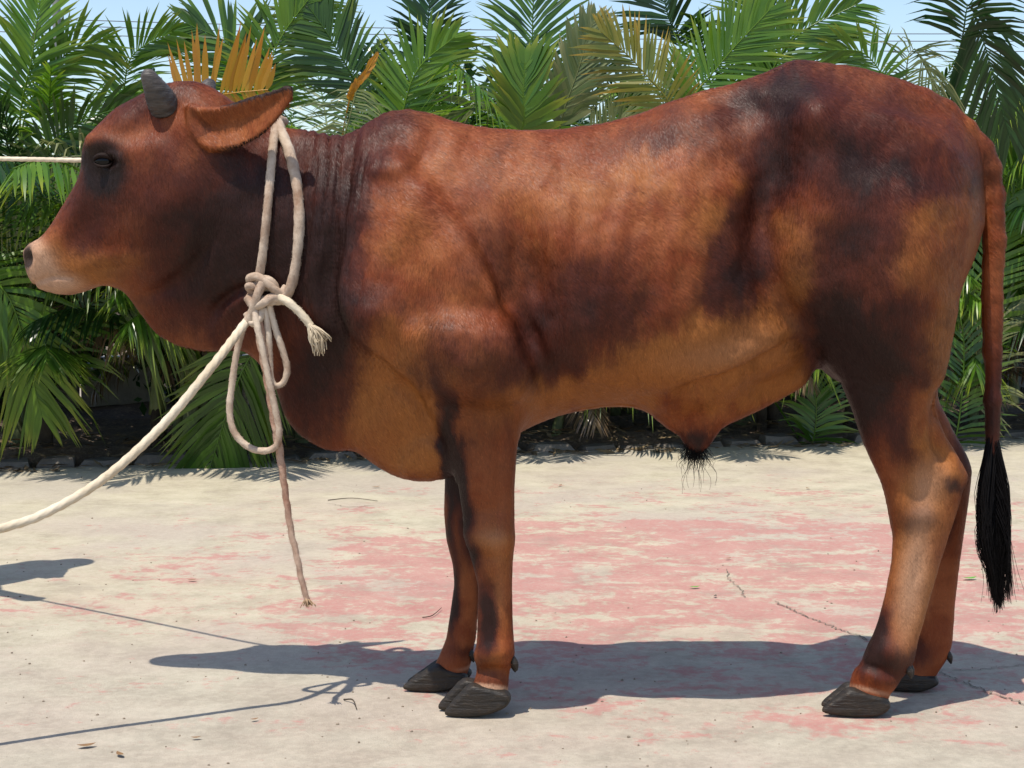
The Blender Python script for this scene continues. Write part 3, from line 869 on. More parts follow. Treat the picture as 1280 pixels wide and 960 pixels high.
# half widths: (px, py, half width in m, edge rounding radius in m)
WID = [(30,325,.045,.035),(55,330,.062,.05),(80,300,.062,.05),(85,345,.055,.04),(110,240,.075,.05),(140,205,.098,.06),(115,300,.066,.05),(140,165,.095,.06),(185,140,.095,.06),
 (235,130,.085,.06),(170,250,.098,.07),(215,220,.105,.07),(215,300,.098,.07),(160,320,.070,.05),(150,350,.055,.035),(195,360,.055,.035),(230,400,.028,.022),(250,432,.018,.018),(180,395,.024,.02),
 (290,200,.105,.08),(290,300,.100,.08),(285,380,.055,.04),(300,425,.028,.02),(350,190,.075,.07),(350,260,.115,.1),(350,350,.105,.08),(345,430,.060,.04),(380,480,.050,.03),(370,525,.026,.02),(415,550,.028,.022),
 (410,200,.085,.08),(420,270,.140,.1),(430,350,.160,.1),(430,440,.115,.06),(450,520,.080,.04),
 (515,155,.055,.05),(515,185,.085,.07),(470,180,.075,.06),(520,240,.160,.1),(530,300,.195,.1),(520,380,.218,.1),(520,450,.195,.08),(520,540,.105,.06),(600,430,.262,.1),(585,350,.232,.1),(655,410,.215,.1),(650,330,.205,.12),(480,385,.222,.08),(470,470,.120,.06),(530,590,.07,.04),(600,560,.10,.05),
 (600,200,.135,.13),(620,300,.215,.15),(620,400,.225,.12),(620,500,.170,.1),
 (700,200,.150,.16),(700,300,.240,.18),(700,400,.250,.16),(700,480,.195,.13),
 (800,190,.165,.17),(800,300,.255,.18),(800,400,.262,.17),(800,465,.205,.1),(840,474,.19,.08),(858,506,.055,.03),(915,452,.185,.08),(938,478,.06,.035),(982,424,.165,.07),(1000,450,.06,.04),(820,520,.055,.03),(868,555,.022,.022),(880,510,.06,.035),(940,490,.06,.035),
 (880,160,.15,.14),(880,250,.225,.17),(890,350,.240,.17),(900,425,.215,.12),(950,300,.205,.15),(970,400,.175,.1),
 (940,140,.125,.13),(925,190,.165,.15),(985,112,.140,.10),(990,140,.195,.10),(985,190,.215,.12),(1040,130,.130,.1),(1090,150,.165,.1),(1150,160,.125,.09),(1060,220,.235,.12),(1140,220,.205,.1),(1205,210,.095,.06),(1215,270,.10,.06),
 (1060,320,.250,.12),(1130,320,.235,.1),(1190,330,.14,.07),(1060,420,.230,.1),(1130,420,.205,.08),(1040,460,.15,.05),(1100,470,.19,.06)]
# relief on the side, metres: (px, py, sigma x, sigma y, angle, height)
RELIEF = [(998,150,24,30,-20,.026),(948,235,24,75,16,-.040),(985,320,20,60,10,.010),(1085,215,70,16,16,-.016),(1150,290,40,50,0,.010),(1150,190,40,10,32,.008),(1130,130,50,9,22,-.010),
 (905,160,60,9,-18,-.008),(870,115,90,7,-17,.008),(985,400,16,44,-30,-.018),(1075,350,46,70,0,.018),(1170,380,12,60,8,-.008),
 (660,350,16,90,-14,-.022),(700,470,14,40,-60,-.010),(610,330,40,70,-15,.010),(472,392,30,24,20,.026),(440,330,16,70,12,-.012),(520,250,14,60,25,.010),(560,200,40,18,20,-.008),
 (525,475,34,16,45,-.026),(600,440,44,36,0,.020),(660,440,9,30,10,-.010),
 (745,330,8,90,12,.003),(790,330,8,90,12,-.003),(830,330,8,90,12,.003),(870,330,8,80,12,-.003),
 (128,212,20,22,0,-.014),(140,180,24,8,20,.012),(135,250,14,20,0,.004),(200,255,36,44,10,.014),(105,285,30,10,-50,-.006),(150,330,40,9,-8,.008),(185,365,40,8,-20,-.010),
 (240,330,22,40,20,-.012),(265,395,9,32,35,-.010),(250,410,18,20,0,.012),(60,345,30,5,-6,-.004),(45,310,14,10,-40,.008),(28,322,8,9,0,-.014),
 (210,140,26,14,-30,-.010),(255,170,20,24,0,.010),
 (545,565,18,12,40,.014),(505,555,10,20,0,-.006)]
def build_bull_mesh():
    x0, x1 = -1.22, 1.20
    z0, z1 = -0.03, 1.56
    y0, y1 = DC - 0.40, DC + 0.40
    xs = np.arange(x0, x1, HV); ys = np.arange(y0, y1, HV); zs = np.arange(z0, z1, HV)
    X2, Z2 = np.meshgrid(xs, zs, indexing='ij')
    pp = closed_spline(TOPLINE + BELLY, 420)
    px_, _, pz_ = at(pp[:, 0], pp[:, 1], DC)
    poly = np.stack([px_, pz_], 1)
    d = poly_dist(poly, X2, Z2)
    # side-view pixel coordinates of the grid
    P3 = np.stack([X2.ravel(), np.full(X2.size, DC), Z2.ravel()], 1)
    U, Vp = to_px(P3); U = U.reshape(X2.shape); Vp = Vp.reshape(X2.shape)
    wid = np.array(WID)
    Wc = rbf(wid[:, :2] / 100, wid[:, 2], U / 100, Vp / 100, 0.02)
    Rc = rbf(wid[:, :2] / 100, wid[:, 3], U / 100, Vp / 100, 0.05)
    Wc = np.clip(Wc, 0.012, 0.30); Rc = np.clip(Rc, 0.014, 0.2)
    for g in RELIEF: Wc = Wc + gauss(U, Vp, g)
    # raised muscle groups with their own outlines
    def region(pts, amp, w):
        rp = closed_spline(pts, 120)
        dpx = poly_dist(rp, U, Vp)
        t_ = np.clip((dpx + w * .3) / w, 0, 1)
        return amp * t_ * t_ * (3 - 2 * t_)
    Wc = Wc + region([(448,215),(500,190),(548,235),(585,285),(640,375),(676,455),(662,500),(645,560),(640,640),(575,640),(556,540),(540,498),(500,470),(452,436),(424,392),(420,330),(432,265)], .034, 26)
    Wc = Wc + region([(520,400),(580,385),(640,400),(672,455),(658,495),(600,500),(545,485),(512,450)], .030, 24)
    Wc = Wc + region([(505,562),(538,540),(566,560),(566,600),(530,606),(505,600)], .014, 12)
    Wc = Wc + region([(985,128),(1050,116),(1170,172),(1212,250),(1190,360),(1170,500),(1070,520),(1034,456),(990,395),(962,320),(964,220)], .026, 34)
    Wc = Wc + region([(152,190),(215,175),(258,235),(256,310),(205,348),(158,338),(142,275)], .014, 24)
    Wc = Wc + region([(445,175),(490,150),(535,152),(548,185),(520,220),(470,225)], .018, 24)
    Wc = np.clip(Wc, 0.01, 0.33)
    q = np.clip(d / Rc, 0, 1)
    W = np.where(d > 0, Wc * np.sqrt(np.maximum(1 - (1 - q) ** 2, 0)), 1.2 * d)
    Wb = blur2(W, 1.6)
    W = np.where(d > 0.02, Wb, W)
    gx, gz = np.gradient(W, HV)
    nrm = 1.0 / np.sqrt(1 + np.minimum(gx * gx + gz * gz, 30))
    yy = ys - DC
    # the head turns a little away from the camera
    yoff = np.where(xs < -0.62, (-(xs + 0.62)) * 0.12, 0.0)
    Fv = (np.abs(yy[None, :, None] - yoff[:, None, None]) - W[:, None, :]) * nrm[:, None, :]
    Fv = Fv.astype(np.float32)
    def blend(bx, fn, k):
        i0, i1 = max(0, int((bx[0] - x0) / HV)), min(len(xs), int((bx[1] - x0) / HV) + 2)
        j0, j1 = max(0, int((bx[2] - y0) / HV)), min(len(ys), int((bx[3] - y0) / HV) + 2)
        k0, k1 = max(0, int((bx[4] - z0) / HV)), min(len(zs), int((bx[5] - z0) / HV) + 2)
        X, Y, Z = np.meshgrid(xs[i0:i1], ys[j0:j1], zs[k0:k1], indexing='ij', sparse=True)
        f = fn(X, Y, Z)
        Fv[i0:i1, j0:j1, k0:k1] = smin(Fv[i0:i1, j0:j1, k0:k1], f.astype(np.float32), k)
    def leg(rows, D, k=0.03):
        r = np.array(rows, float)
        xl, _, zz = at(r[:, 1], r[:, 0], D); xr, _, _ = at(r[:, 2], r[:, 0], D)
        o = np.argsort(zz)
        zz, xl, xr, yc, hy = zz[o], xl[o], xr[o], DC + r[o, 3], r[o, 4]
        zf = np.linspace(zz[0], zz[-1], 200)
        kern = np.hanning(11); kern /= kern.sum()
        def sm(v):
            w = np.interp(zf, zz, v)
            return np.convolve(np.pad(w, 5, mode='edge'), kern, 'valid')
        XL, XR, YC, HY = sm(xl), sm(xr), sm(yc), sm(hy)
        def fn(X, Y, Z):
            zq = np.clip(Z, zf[0], zf[-1])
            a = np.interp(zq, zf, XL); b = np.interp(zq, zf, XR); c = np.interp(zq, zf, YC); h = np.interp(zq, zf, HY)
            hx = (b - a) / 2; cx = (a + b) / 2
            q = (np.abs((X - cx) / hx) ** 2.3 + np.abs((Y - c) / h) ** 2.3) ** (1 / 2.3)
            f = (q - 1) * np.minimum(hx, h)
            return np.maximum(f, np.maximum(zf[0] - Z, Z - zf[-1]))
        blend((xl.min() - .06, xr.max() + .06, yc.min() - .16, yc.max() + .16, zz[0] - .03, zz[-1] + .05), fn, k)
    DN, DF = DC - 0.11, DC + 0.10
    leg([(300,500,590,-.08,.05),(350,485,620,-.11,.070),(395,482,640,-.128,.078),(430,494,655,-.13,.080),(470,518,668,-.13,.076),(495,541,663,-.13,.072),(520,550,652,-.13,.064),(560,562,646,-.125,.056),
         (610,574,643,-.12,.048),(650,580,643,-.12,.045),(672,582,644,-.12,.046),(700,590,641,-.12,.041),(730,598,640,-.12,.034),(780,597,641,-.12,.032),(806,596,643,-.12,.036),(822,594,642,-.12,.037),
         (838,597,636,-.118,.033),(852,592,636,-.118,.037),(870,588,634,-.118,.040)], DN)
    leg([(480,552,640,.12,.06),(560,556,640,.11,.056),(600,556,630,.105,.050),(640,555,622,.10,.045),(675,558,614,.10,.044),(705,566,610,.10,.038),(730,568,606,.10,.033),
         (765,563,598,.10,.032),(798,558,594,.10,.035),(818,550,591,.10,.039),(832,543,588,.10,.042),(846,538,582,.10,.042)], DF)
    leg([(300,1045,1150,-.08,.06),(350,1030,1172,-.11,.085),(390,1022,1180,-.125,.097),(420,1026,1175,-.125,.094),(450,1036,1171,-.125,.084),(480,1051,1166,-.125,.074),(510,1064,1165,-.122,.064),(545,1076,1179,-.12,.054),(570,1086,1194,-.118,.050),
         (588,1095,1203,-.116,.049),(606,1103,1204,-.116,.048),(632,1110,1197,-.115,.044),(670,1116,1184,-.115,.039),(705,1114,1173,-.115,.036),(740,1107,1163,-.115,.034),
         (775,1098,1153,-.115,.035),(805,1087,1144,-.115,.038),(824,1078,1141,-.115,.040),(840,1068,1132,-.115,.036),(854,1062,1118,-.115,.038),(872,1060,1108,-.115,.042)], DN)
    leg([(430,1040,1176,.12,.085),(480,1060,1172,.12,.07),(500,1070,1174,.12,.062),(537,1084,1192,.115,.053),(570,1098,1210,.11,.048),(588,1107,1215,.105,.047),(612,1117,1213,.105,.045),(635,1126,1209,.10,.042),
         (683,1140,1202,.10,.037),(732,1141,1195,.10,.034),(781,1138,1191,.10,.034),(806,1135,1189,.10,.038),(822,1130,1184,.10,.04),(838,1121,1172,.10,.042),(852,1116,1164,.10,.042)], DF)
    def chain(pts, k, D=None):
        # pts: px, py, y offset, radius px
        C = []
        for p in pts:
            v = atv(p[0], p[1], DC + p[2]); C.append((v.x, v.y, v.z, p[3] * DC / F_PX))
        for a, b in zip(C[:-1], C[1:]):
            a_, b_ = np.array(a[:3]), np.array(b[:3]); ra, rb = a[3], b[3]
            dv = b_ - a_; L2 = dv @ dv
            def fn(X, Y, Z):
                t = np.clip(((X - a_[0]) * dv[0] + (Y - a_[1]) * dv[1] + (Z - a_[2]) * dv[2]) / L2, 0, 1)
                return np.sqrt((X - a_[0] - t * dv[0]) ** 2 + (Y - a_[1] - t * dv[1]) ** 2 + (Z - a_[2] - t * dv[2]) ** 2) - (ra + t * (rb - ra))
            m = max(ra, rb) + 0.05
            lo = np.minimum(a_, b_) - m; hi = np.maximum(a_, b_) + m
            blend((lo[0], hi[0], lo[1], hi[1], lo[2], hi[2]), fn, k)
    # tail
    chain([(1150,128,0,17),(1180,142,0,16),(1205,164,0,15),(1224,188,0,15),(1236,212,0,14),(1242,245,0,12.5),(1242,300,0,12),(1241,370,0,11.3),(1241,440,0,10.5),(1241,500,0,9.6),(1240,566,0,7.5)], 0.012)
    # hock point, brow ridges
    chain([(1188,590,-.115,9),(1197,597,-.115,9)], 0.02)
    chain([(118,178,-.082+.05,7),(150,186,-.098+.04,7)], 0.03)
    # ears: thin cupped leaves
    def ear(side):
        ep = closed_spline([(228,128),(250,132),(275,131),(311,122),(340,115),(360,110),(368,114),(366,127),(350,150),(330,168),(308,180),(285,187),(262,188),(243,180),(228,158)], 120)
        if side < 0: ep = np.stack([228 + (ep[:, 0] - 228) * .80, 150 + (ep[:, 1] - 128) * .8], 1)
        ex, _, ez = at(ep[:, 0], ep[:, 1], DC - 0.14 if side > 0 else DC + .1)
        epoly = np.stack([ex, ez], 1)
        bx, tx = ex.min(), ex.max()
        dd = poly_dist(epoly, X2, Z2)
        s = np.clip((X2 - bx) / (tx - bx), 0, 1)
        cup = 0.026 * np.clip(dd / 0.042, 0, 1) ** 0.9 * (1 - .35 * s)
        base_y = -0.088 - 0.085 * s ** 0.8
        ymid = base_y + cup
        th = np.where(dd > 0, 0.006 + 0.012 * (1 - s) + 0.0 * dd, 0) * np.sqrt(np.clip(dd / 0.008, 0, 1)) + np.minimum(dd, 0)
        def fn(X, Y, Z):
            i0 = int(round((X.ravel()[0] - x0) / HV)); k0 = int(round((Z.ravel()[0] - z0) / HV))
            ym = ymid[i0:i0 + X.size, k0:k0 + Z.size][:, None, :]; t_ = th[i0:i0 + X.size, k0:k0 + Z.size][:, None, :]
            yo = np.interp(X, xs, yoff)
            return np.abs((Y - DC - yo) * side - ym) * 0.8 - t_ 
        if side > 0: blend((bx - .02, tx + .02, DC - .26, DC - .02, ez.min() - .02, ez.max() + .02), fn, 0.012)
        else: blend((bx - .02, tx + .02, DC + .02, DC + .28, ez.min() - .02, ez.max() + .02), fn, 0.012)
    ear(1); ear(-1)
    V, Q = surface_nets(Fv, (x0, y0, z0), HV)
    V = smooth_verts(V, Q, 4)
    N = vnormals(V, Q)
    # ---- fine relief on the skin (wrinkles), in side-view pixels
    S = V.copy(); S[:, 1] = DC - np.abs(V[:, 1] - DC)
    u, v = to_px(S)
    side = np.abs(N[:, 1])
    # folds of the neck run down from the crest
    nz = fbm(u / 60.0, v / 160.0, 2)
    ph = u + 0.12 * (v - 170) + 40 * nz + 4 * fbm(u / 14.0, v / 90.0, 2)
    m = np.exp(-0.5 * ((u - 418) / 36) ** 2) * np.exp(-np.maximum(v - 200, 0) ** 2 / (2 * 80.0 ** 2)) * (0.55 + 1.2 * np.clip(fbm(u / 22.0 + 5, v / 140.0, 2) + .3, 0, 1))
    cr = np.abs(np.sin(ph / 15.0 * np.pi)) ** 0.55
    disp = m * (0.0085 * (cr - 0.75) + 0.0012 * np.sin(ph / 6.3 * 2 * np.pi))
    m2 = np.exp(-0.5 * ((u - 395) / 30) ** 2) * np.exp(-0.5 * ((v - 430) / 80) ** 2)
    disp += m2 * 0.0036 * np.abs(np.sin((u - 0.35 * v + 60 * nz) / 22.0 * np.pi)) ** .6
    m3 = np.exp(-0.5 * ((u - 445) / 20) ** 2) * np.exp(-0.5 * ((v - 330) / 60) ** 2)
    disp += m3 * 0.004 * np.abs(np.sin((u + 0.3 * v + 50 * nz) / 17.0 * np.pi)) ** .6
    # deep crease where the neck meets the shoulder, and behind the arm
    def crease(pts, w, amp):
        amp = amp * 1.35
        Pc = spline(pts, 60); dmin = np.full(len(u), 1e9); tt = np.zeros(len(u))
        for i_, q in enumerate(Pc):
            dq = (u - q[0]) ** 2 + (v - q[1]) ** 2
            cl = dq < dmin; dmin = np.where(cl, dq, dmin); tt = np.where(cl, i_ / 59.0, tt)
        dd_ = np.sqrt(dmin)
        ww = w * (.75 + .9 * np.clip(fbm(u / 33.0, v / 33.0, 2) + .5, 0, 1) * .6)
        amp = amp * np.sin(np.pi * np.clip(tt, .02, .98)) ** .8 * np.clip(1 + 1.6 * fbm(u / 40.0 + 3, v / 40.0, 2), .3, 1.6)
        return -amp * np.exp(-0.5 * (dd_ / ww) ** 2) + 0.5 * amp * np.exp(-0.5 * ((dd_ - 2.6 * ww) / (1.5 * ww)) ** 2)
    sd_ = side > 0.25
    disp += sd_ * crease([(446, 190), (436, 240), (420, 300), (412, 350), (420, 400), (448, 440), (490, 470), (530, 500)], 7, .009)
    disp += sd_ * crease([(592, 270), (612, 330), (640, 385), (664, 430), (674, 470), (660, 500)], 7, .010)
    disp += sd_ * crease([(430, 420), (470, 450), (510, 490), (540, 530), (556, 570)], 5, .006)
    disp += sd_ * crease([(500, 470), (520, 490), (535, 515)], 4, .005)
    disp += sd_ * crease([(985, 180), (962, 230), (948, 290), (955, 350), (985, 400), (1022, 452), (1045, 480)], 13, .007)
    disp += sd_ * crease([(860, 122), (920, 130), (968, 140)], 10, .006)
    disp += sd_ * crease([(540, 150), (536, 175), (520, 210), (505, 250)], 9, .006)
    disp += sd_ * crease([(1190, 150), (1150, 138), (1100, 128), (1060, 112)], 7, .005)
    disp += sd_ * crease([(790, 500), (855, 490), (925, 462), (985, 430), (1022, 436)], 6, .012)
    disp += sd_ * crease([(265, 395), (280, 375), (300, 362), (318, 360)], 5, .008)
    disp += sd_ * crease([(168, 372), (205, 362), (240, 340), (262, 300), (268, 260)], 7, .007)
    disp += sd_ * crease([(100, 345), (140, 335), (175, 338)], 5, .004)
    # cannon bones and tendons
    disp += sd_ * (v > 700) * (v < 805) * -0.003 * np.exp(-0.5 * ((u - 626) / 4.0) ** 2) * np.sin(np.pi * np.clip((v - 700) / 105, 0, 1))
    disp += sd_ * (v > 640) * (v < 800) * -0.0032 * np.exp(-0.5 * ((u - (1164 - (v - 640) * .21 + 14 * fbm(v / 40.0, v * 0, 2))) / 5.0) ** 2) * np.sin(np.pi * np.clip((v - 640) / 160, 0, 1))
    disp += sd_ * crease([(1172, 480), (1168, 520), (1176, 560), (1190, 585)], 5, .006)
    disp += sd_ * crease([(585, 655), (606, 664), (636, 660)], 6, .0015) + sd_ * crease([(592, 694), (612, 700), (636, 694)], 6, .0015)
    lg = sd_ * np.clip((v - 520) / 40, 0, 1)
    for gg in ((604,668,14,12,0,.007),(632,672,7,14,0,.005),(612,694,20,7,0,-.002),(608,818,12,10,0,.006),(630,815,8,10,0,.006),(618,838,18,5,0,-.006),(590,600,8,40,0,.005),(625,590,7,50,0,-.006),(612,640,18,10,0,-.004),
               (1188,592,10,12,0,.007),(1150,600,12,26,-20,-.006),(1125,620,9,30,-15,.006),(1148,645,16,10,0,.005),(1112,815,14,12,0,.008),(1098,848,16,8,20,.007),(1092,835,20,4,20,-.005),(1170,555,6,26,-25,-.007),(1110,540,16,30,-25,.006)):
        disp += 1.7 * lg * gauss(u, v, gg)
    rm = np.exp(-0.5 * ((u - 770) / 85) ** 2) * np.exp(-0.5 * ((v - 330) / 75) ** 2)
    disp += sd_ * rm * 0.0022 * np.sin((u + .22 * (v - 330)) / 36.0 * 2 * np.pi)
    # uneven muscle
    disp += 0.016 * fbm(u / 70.0, v / 80.0, 4) * sd_ * np.clip((560 - v) / 80, 0, 1) * np.clip((u - 260) / 40, 0, 1)
    disp += 0.004 * fbm(u / 26.0 + 3, v / 30.0 + 8, 3) * sd_
    # eyelid rims round the eye
    re = np.hypot((u - 137) / 1.35, v - 202 + .12 * (u - 137))
    disp += 0.005 * np.exp(-0.5 * ((re - 9.5) / 2.6) ** 2) * (side > 0.4) * np.where(v < 202, 1.2, .7) - 0.007 * np.exp(-0.5 * (re / 5) ** 2) * (side > .3)
    # mouth and nostril
    disp += -0.005 * np.exp(-0.5 * ((v - (352 - 0.10 * (u - 40) + 3 * np.sin(u / 14))) / 2.6) ** 2) * (u < 92) * (u > 24)
    disp += -0.012 * np.exp(-0.5 * (np.hypot((u - 27) / 1.0, (v - 322) / 1.3) / 5.5) ** 2)
    # ribs and small muscle unevenness
    disp += 0.0016 * np.sin(u / 11.0 + v / 37.0) * np.sin(v / 19.0 - u / 53.0) * (v < 480)
    V = V + N * disp[:, None]
    V[:, 2] = np.maximum(V[:, 2], 0.012)
    return V, Q, vnormals(V, Q), u, v

DARK = [(330,260,55,85,0,.80),(300,330,70,50,0,.55),(400,300,34,110,0,.75),(420,420,30,60,0,.5),(380,500,34,50,0,.85),(240,400,50,35,0,.55),(185,235,60,70,0,.42),(190,125,44,16,-20,.8),(120,260,30,40,30,.45),(240,300,50,60,0,.35),(290,210,40,40,0,.35),
 (470,180,34,40,20,.60),(520,150,40,14,0,.35),(440,250,14,70,8,.4),(500,385,34,20,10,.45),(440,420,18,40,10,.5),(545,350,60,26,30,.18),(605,455,52,28,0,.48),(560,430,20,30,0,.25),(600,520,34,40,0,.28),
 (560,545,9,50,-12,1.5),(576,630,8,50,-8,1.5),(596,700,8,14,0,1.0),(600,600,36,60,0,.15),(609,770,8,26,0,1.7),(606,805,9,16,0,.9),(557,620,5,40,0,1.2),(562,690,5,24,-10,.8),(563,770,6,34,8,1.6),(640,560,8,60,0,.25),(575,840,16,8,0,.6),
 (745,370,64,44,-8,.72),(690,410,34,40,20,.55),(790,410,36,26,-20,.40),(640,315,26,40,-30,.45),(715,450,30,16,0,.4),(620,195,24,10,-30,.4),(850,160,120,16,-16,.40),(960,120,50,26,-20,.45),(740,165,60,9,0,.20),
 (1085,145,110,44,15,.58),(1050,210,60,34,10,.70),(1150,222,60,20,8,.75),(958,235,28,85,18,.85),(915,345,24,36,0,.6),(930,375,14,34,0,.5),(895,380,10,26,0,.4),(870,190,26,12,10,.3),(1241,520,16,80,0,1.0),(820,185,20,9,0,.25),  # tall band before the hip: coat colour plus painted shade of the hollow
 (1085,290,40,34,30,.9),(1035,300,22,26,0,.30),(1045,400,36,56,0,1.0),(1090,440,46,40,0,.85),(1075,490,36,30,30,.8),(1115,530,30,26,30,.55),(1135,565,22,12,45,.6),(1110,470,60,16,0,.35),(1150,430,30,40,0,.25),(1120,390,26,20,0,.3),
 (1146,652,22,12,20,.7),(1190,606,9,8,0,1.2),(1092,795,9,30,20,1.7),(1108,828,22,16,0,1.1),(1207,640,6,40,8,1.0),(1080,545,10,40,-20,.5),(1160,835,20,14,0,.8),
 (1243,150,10,60,0,.2),(868,562,16,14,0,1.2),(620,850,22,14,0,.5),(90,250,18,40,25,.35),(105,300,30,12,-40,.25)]
TAN = [(800,470,150,26,-3,.95),(700,505,70,20,-8,.7),(960,410,50,34,-20,.65),(940,480,60,26,-25,.5),(480,510,40,50,0,.75),(530,580,34,16,0,.6),(450,450,20,40,0,.4),(860,430,50,30,0,.6),
 (612,680,22,18,0,.55),(625,760,12,50,0,.5),(1140,720,20,80,5,.95),(1160,620,26,40,-20,.70),(1180,575,16,26,-30,.8),(170,325,46,16,-12,.55),(110,340,30,18,0,.5),(60,330,36,26,0,.9),
 (780,255,130,40,0,.30),(700,230,60,40,0,.22),(890,290,24,44,10,.55),(780,205,40,14,0,.3),(540,300,46,70,0,.25),(540,430,40,30,30,.35),(1170,272,30,20,-30,.6),(1150,330,30,30,0,.4),(1010,295,26,30,0,.5),(1175,450,20,50,8,.6),(1120,335,16,12,0,.4),(1012,362,10,20,0,.7),
 (1180,400,16,60,8,.45),(1000,335,14,34,0,.3),(250,165,26,22,0,.45),(235,230,40,30,0,.15),(1000,440,30,20,-40,.7),(1218,200,8,60,0,.5),(100,210,12,30,0,.25),(540,540,30,40,0,.5),(580,720,16,70,0,.3),(470,340,30,50,20,.25),
 (1160,760,14,40,0,.4),(610,830,16,16,0,.45)]
PINK = [(40,335,22,24,0,1.0),(30,310,12,10,0,.7),(75,355,26,10,0,.7),(1142,720,17,75,8,.60),(940,425,60,26,-18,.22),(850,450,70,18,-6,.18),(480,520,34,40,0,.14),(1165,600,24,26,-20,.30),(625,745,10,50,0,.22),(612,672,18,14,0,.28),(612,859,30,3.2,7,.8),(1084,862,30,3.0,14,.5),(1180,740,8,60,4,.25)]
INK = [(131,213,20,29,8,1.15),(120,196,13,9,0,.5),(24,322,6.5,10,0,1.5),(122,205,10,16,0,.5)]
bV, bQ, bN, bu, bv = build_bull_mesh()
bull = tag(empty('bull', (0, DC, 0)), 'red-brown humped bull standing side-on on the concrete yard', 'bull')
body = obj_np('body', bV, bQ, None, M['coat'], bull)
def add_attr(me, name, vals):
    a = me.attributes.new(name, 'FLOAT', 'POINT')
    a.data.foreach_set('value', np.asarray(vals, np.float32))
wu = bu + 46 * fbm(bu / 40.0, bv / 46.0, 5) + 10 * fbm(bu / 7.0, bv / 18.0, 2)
wv = bv + 46 * fbm(bu / 40.0 + 31, bv / 46.0 + 7, 5) + 26 * fbm(bu / 6.0 + 11, bv / 34.0, 2)
calm = np.clip((bu - 180) / 80, 0, 1) * np.where(bv > 560, .35, 1.0)
wu = bu + (wu - bu) * (.25 + .75 * calm); wv = bv + (wv - bv) * (.25 + .75 * calm)
MASK = {}
earpoly = closed_spline([(228,128),(250,132),(275,131),(311,122),(340,115),(360,110),(368,114),(366,127),(350,150),(330,168),(308,180),(285,187),(262,188),(243,180),(228,158)], 120)
eard = poly_dist(earpoly, bu, bv)
is_ear = (np.abs(bV[:, 1] - DC) > 0.105) & (eard > -4) & (bu > 245)
for nm, lst in (('dark', DARK), ('tan', TAN), ('pink', PINK), ('ink', INK)):
    val = np.zeros(len(bu))
    for g in lst: val = val + (gauss(wu, wv, g) if nm in ('dark', 'tan') else gauss(bu, bv, g))
    if nm == 'pink': val = np.where((bu > 200) & (bv < 380) & ~(is_ear & (np.abs(bN[:, 1]) > .3) & (eard > 5)), 0, val)
    if nm == 'dark':
        val = val + 0.35 * fbm(bu / 55.0 + 9, bv / 45.0 + 2, 4) * np.clip((560 - bv) / 80, 0, 1)
        val = np.where(is_ear, .05, val)
        val = val + .5 * np.clip(fbm(bu / 24.0 + 40, bv / 30.0 + 3, 4), -.1, .5) * np.clip((560 - bv) / 80, 0, 1)
    if nm == 'tan':
        val = val + .7 * np.clip(fbm(bu / 30.0 + 70, bv / 34.0 + 13, 4), -.3, .5) * np.clip((560 - bv) / 80, 0, 1)
        val = np.where(is_ear, .36, val)
    if nm == 'ink':
        val = val + np.where(is_ear, 1.1 * np.exp(-0.5 * (eard / 2.6) ** 2) * np.clip((bu - 255) / 40, 0, 1), 0)
    MASK[nm] = np.clip(val, 0, 1.3)
    add_attr(body.data, nm, MASK[nm])

# short coat hairs lying back and down on the skin
def coat_hairs(n=300000):
    g = np.random.default_rng(11)
    q = bV[bQ]
    ar = 0.5 * np.linalg.norm(np.cross(q[:, 2] - q[:, 0], q[:, 3] - q[:, 1]), axis=1)
    cen = q.mean(1)
    ar = ar * np.where(cen[:, 1] > DC + .05, .35, 1.0) * (cen[:, 2] > .07)
    k = g.choice(len(ar), n, p=ar / ar.sum())
    a, b = g.random((n, 1)), g.random((n, 1))
    qq = q[k]
    P = (qq[:, 0] * (1 - a) + qq[:, 1] * a) * (1 - b) + (qq[:, 3] * (1 - a) + qq[:, 2] * a) * b
    vi = bQ[k, 0]
    N = bN[vi]
    uu, vv = bu[vi], bv[vi]
    fl = np.zeros((n, 3))
    ang = 0.45 + 1.6 * fbm(uu / 90.0, vv / 90.0, 3)
    face = np.clip((200 - uu) / 120, 0, 1); leg = np.clip((vv - 520) / 80, 0, 1)
    fl[:, 0] = np.sin(ang) * (1 - .7 * leg) + .2 * face; fl[:, 2] = -np.cos(ang)
    fl += g.normal(0, .16, (n, 3))
    fl -= N * (fl * N).sum(1)[:, None]; fl /= np.linalg.norm(fl, axis=1)[:, None] + 1e-9
    L = g.uniform(.008, .016, (n, 1)) * (1 - .45 * leg - .35 * face)[:, None]
    S = np.cross(N, fl)
    w = g.uniform(.0005, .0008, (n, 1))
    lift = g.uniform(.03, .10, (n, 1))
    tip = P + fl * L + N * L * lift
    V = np.stack([P + S * w + N * .0003, P - S * w + N * .0003, tip], 1).reshape(-1, 3)
    T = np.arange(3 * n).reshape(-1, 3)
    o = obj_np('coat_hair', V, None, T, M['coat_hair'], bull)
    for nm in MASK: add_attr(o.data, nm, np.repeat(MASK[nm][vi], 3))
    add_attr(o.data, 'shade', np.repeat(np.clip(g.normal(.5, .15, n) + .4 * fbm(uu / 4.0, vv / 14.0, 2), 0, 1), 3))
    NN = np.repeat(N + fl * .08 + S * g.normal(0, .13, (n, 1)), 3, axis=0); NN /= np.linalg.norm(NN, axis=1)[:, None]
    if len(o.data.vertices) == len(NN):
        o.data.normals_split_custom_set_from_vertices(NN.astype(np.float32))
    tag(o, kind='stuff')
coat_hairs()

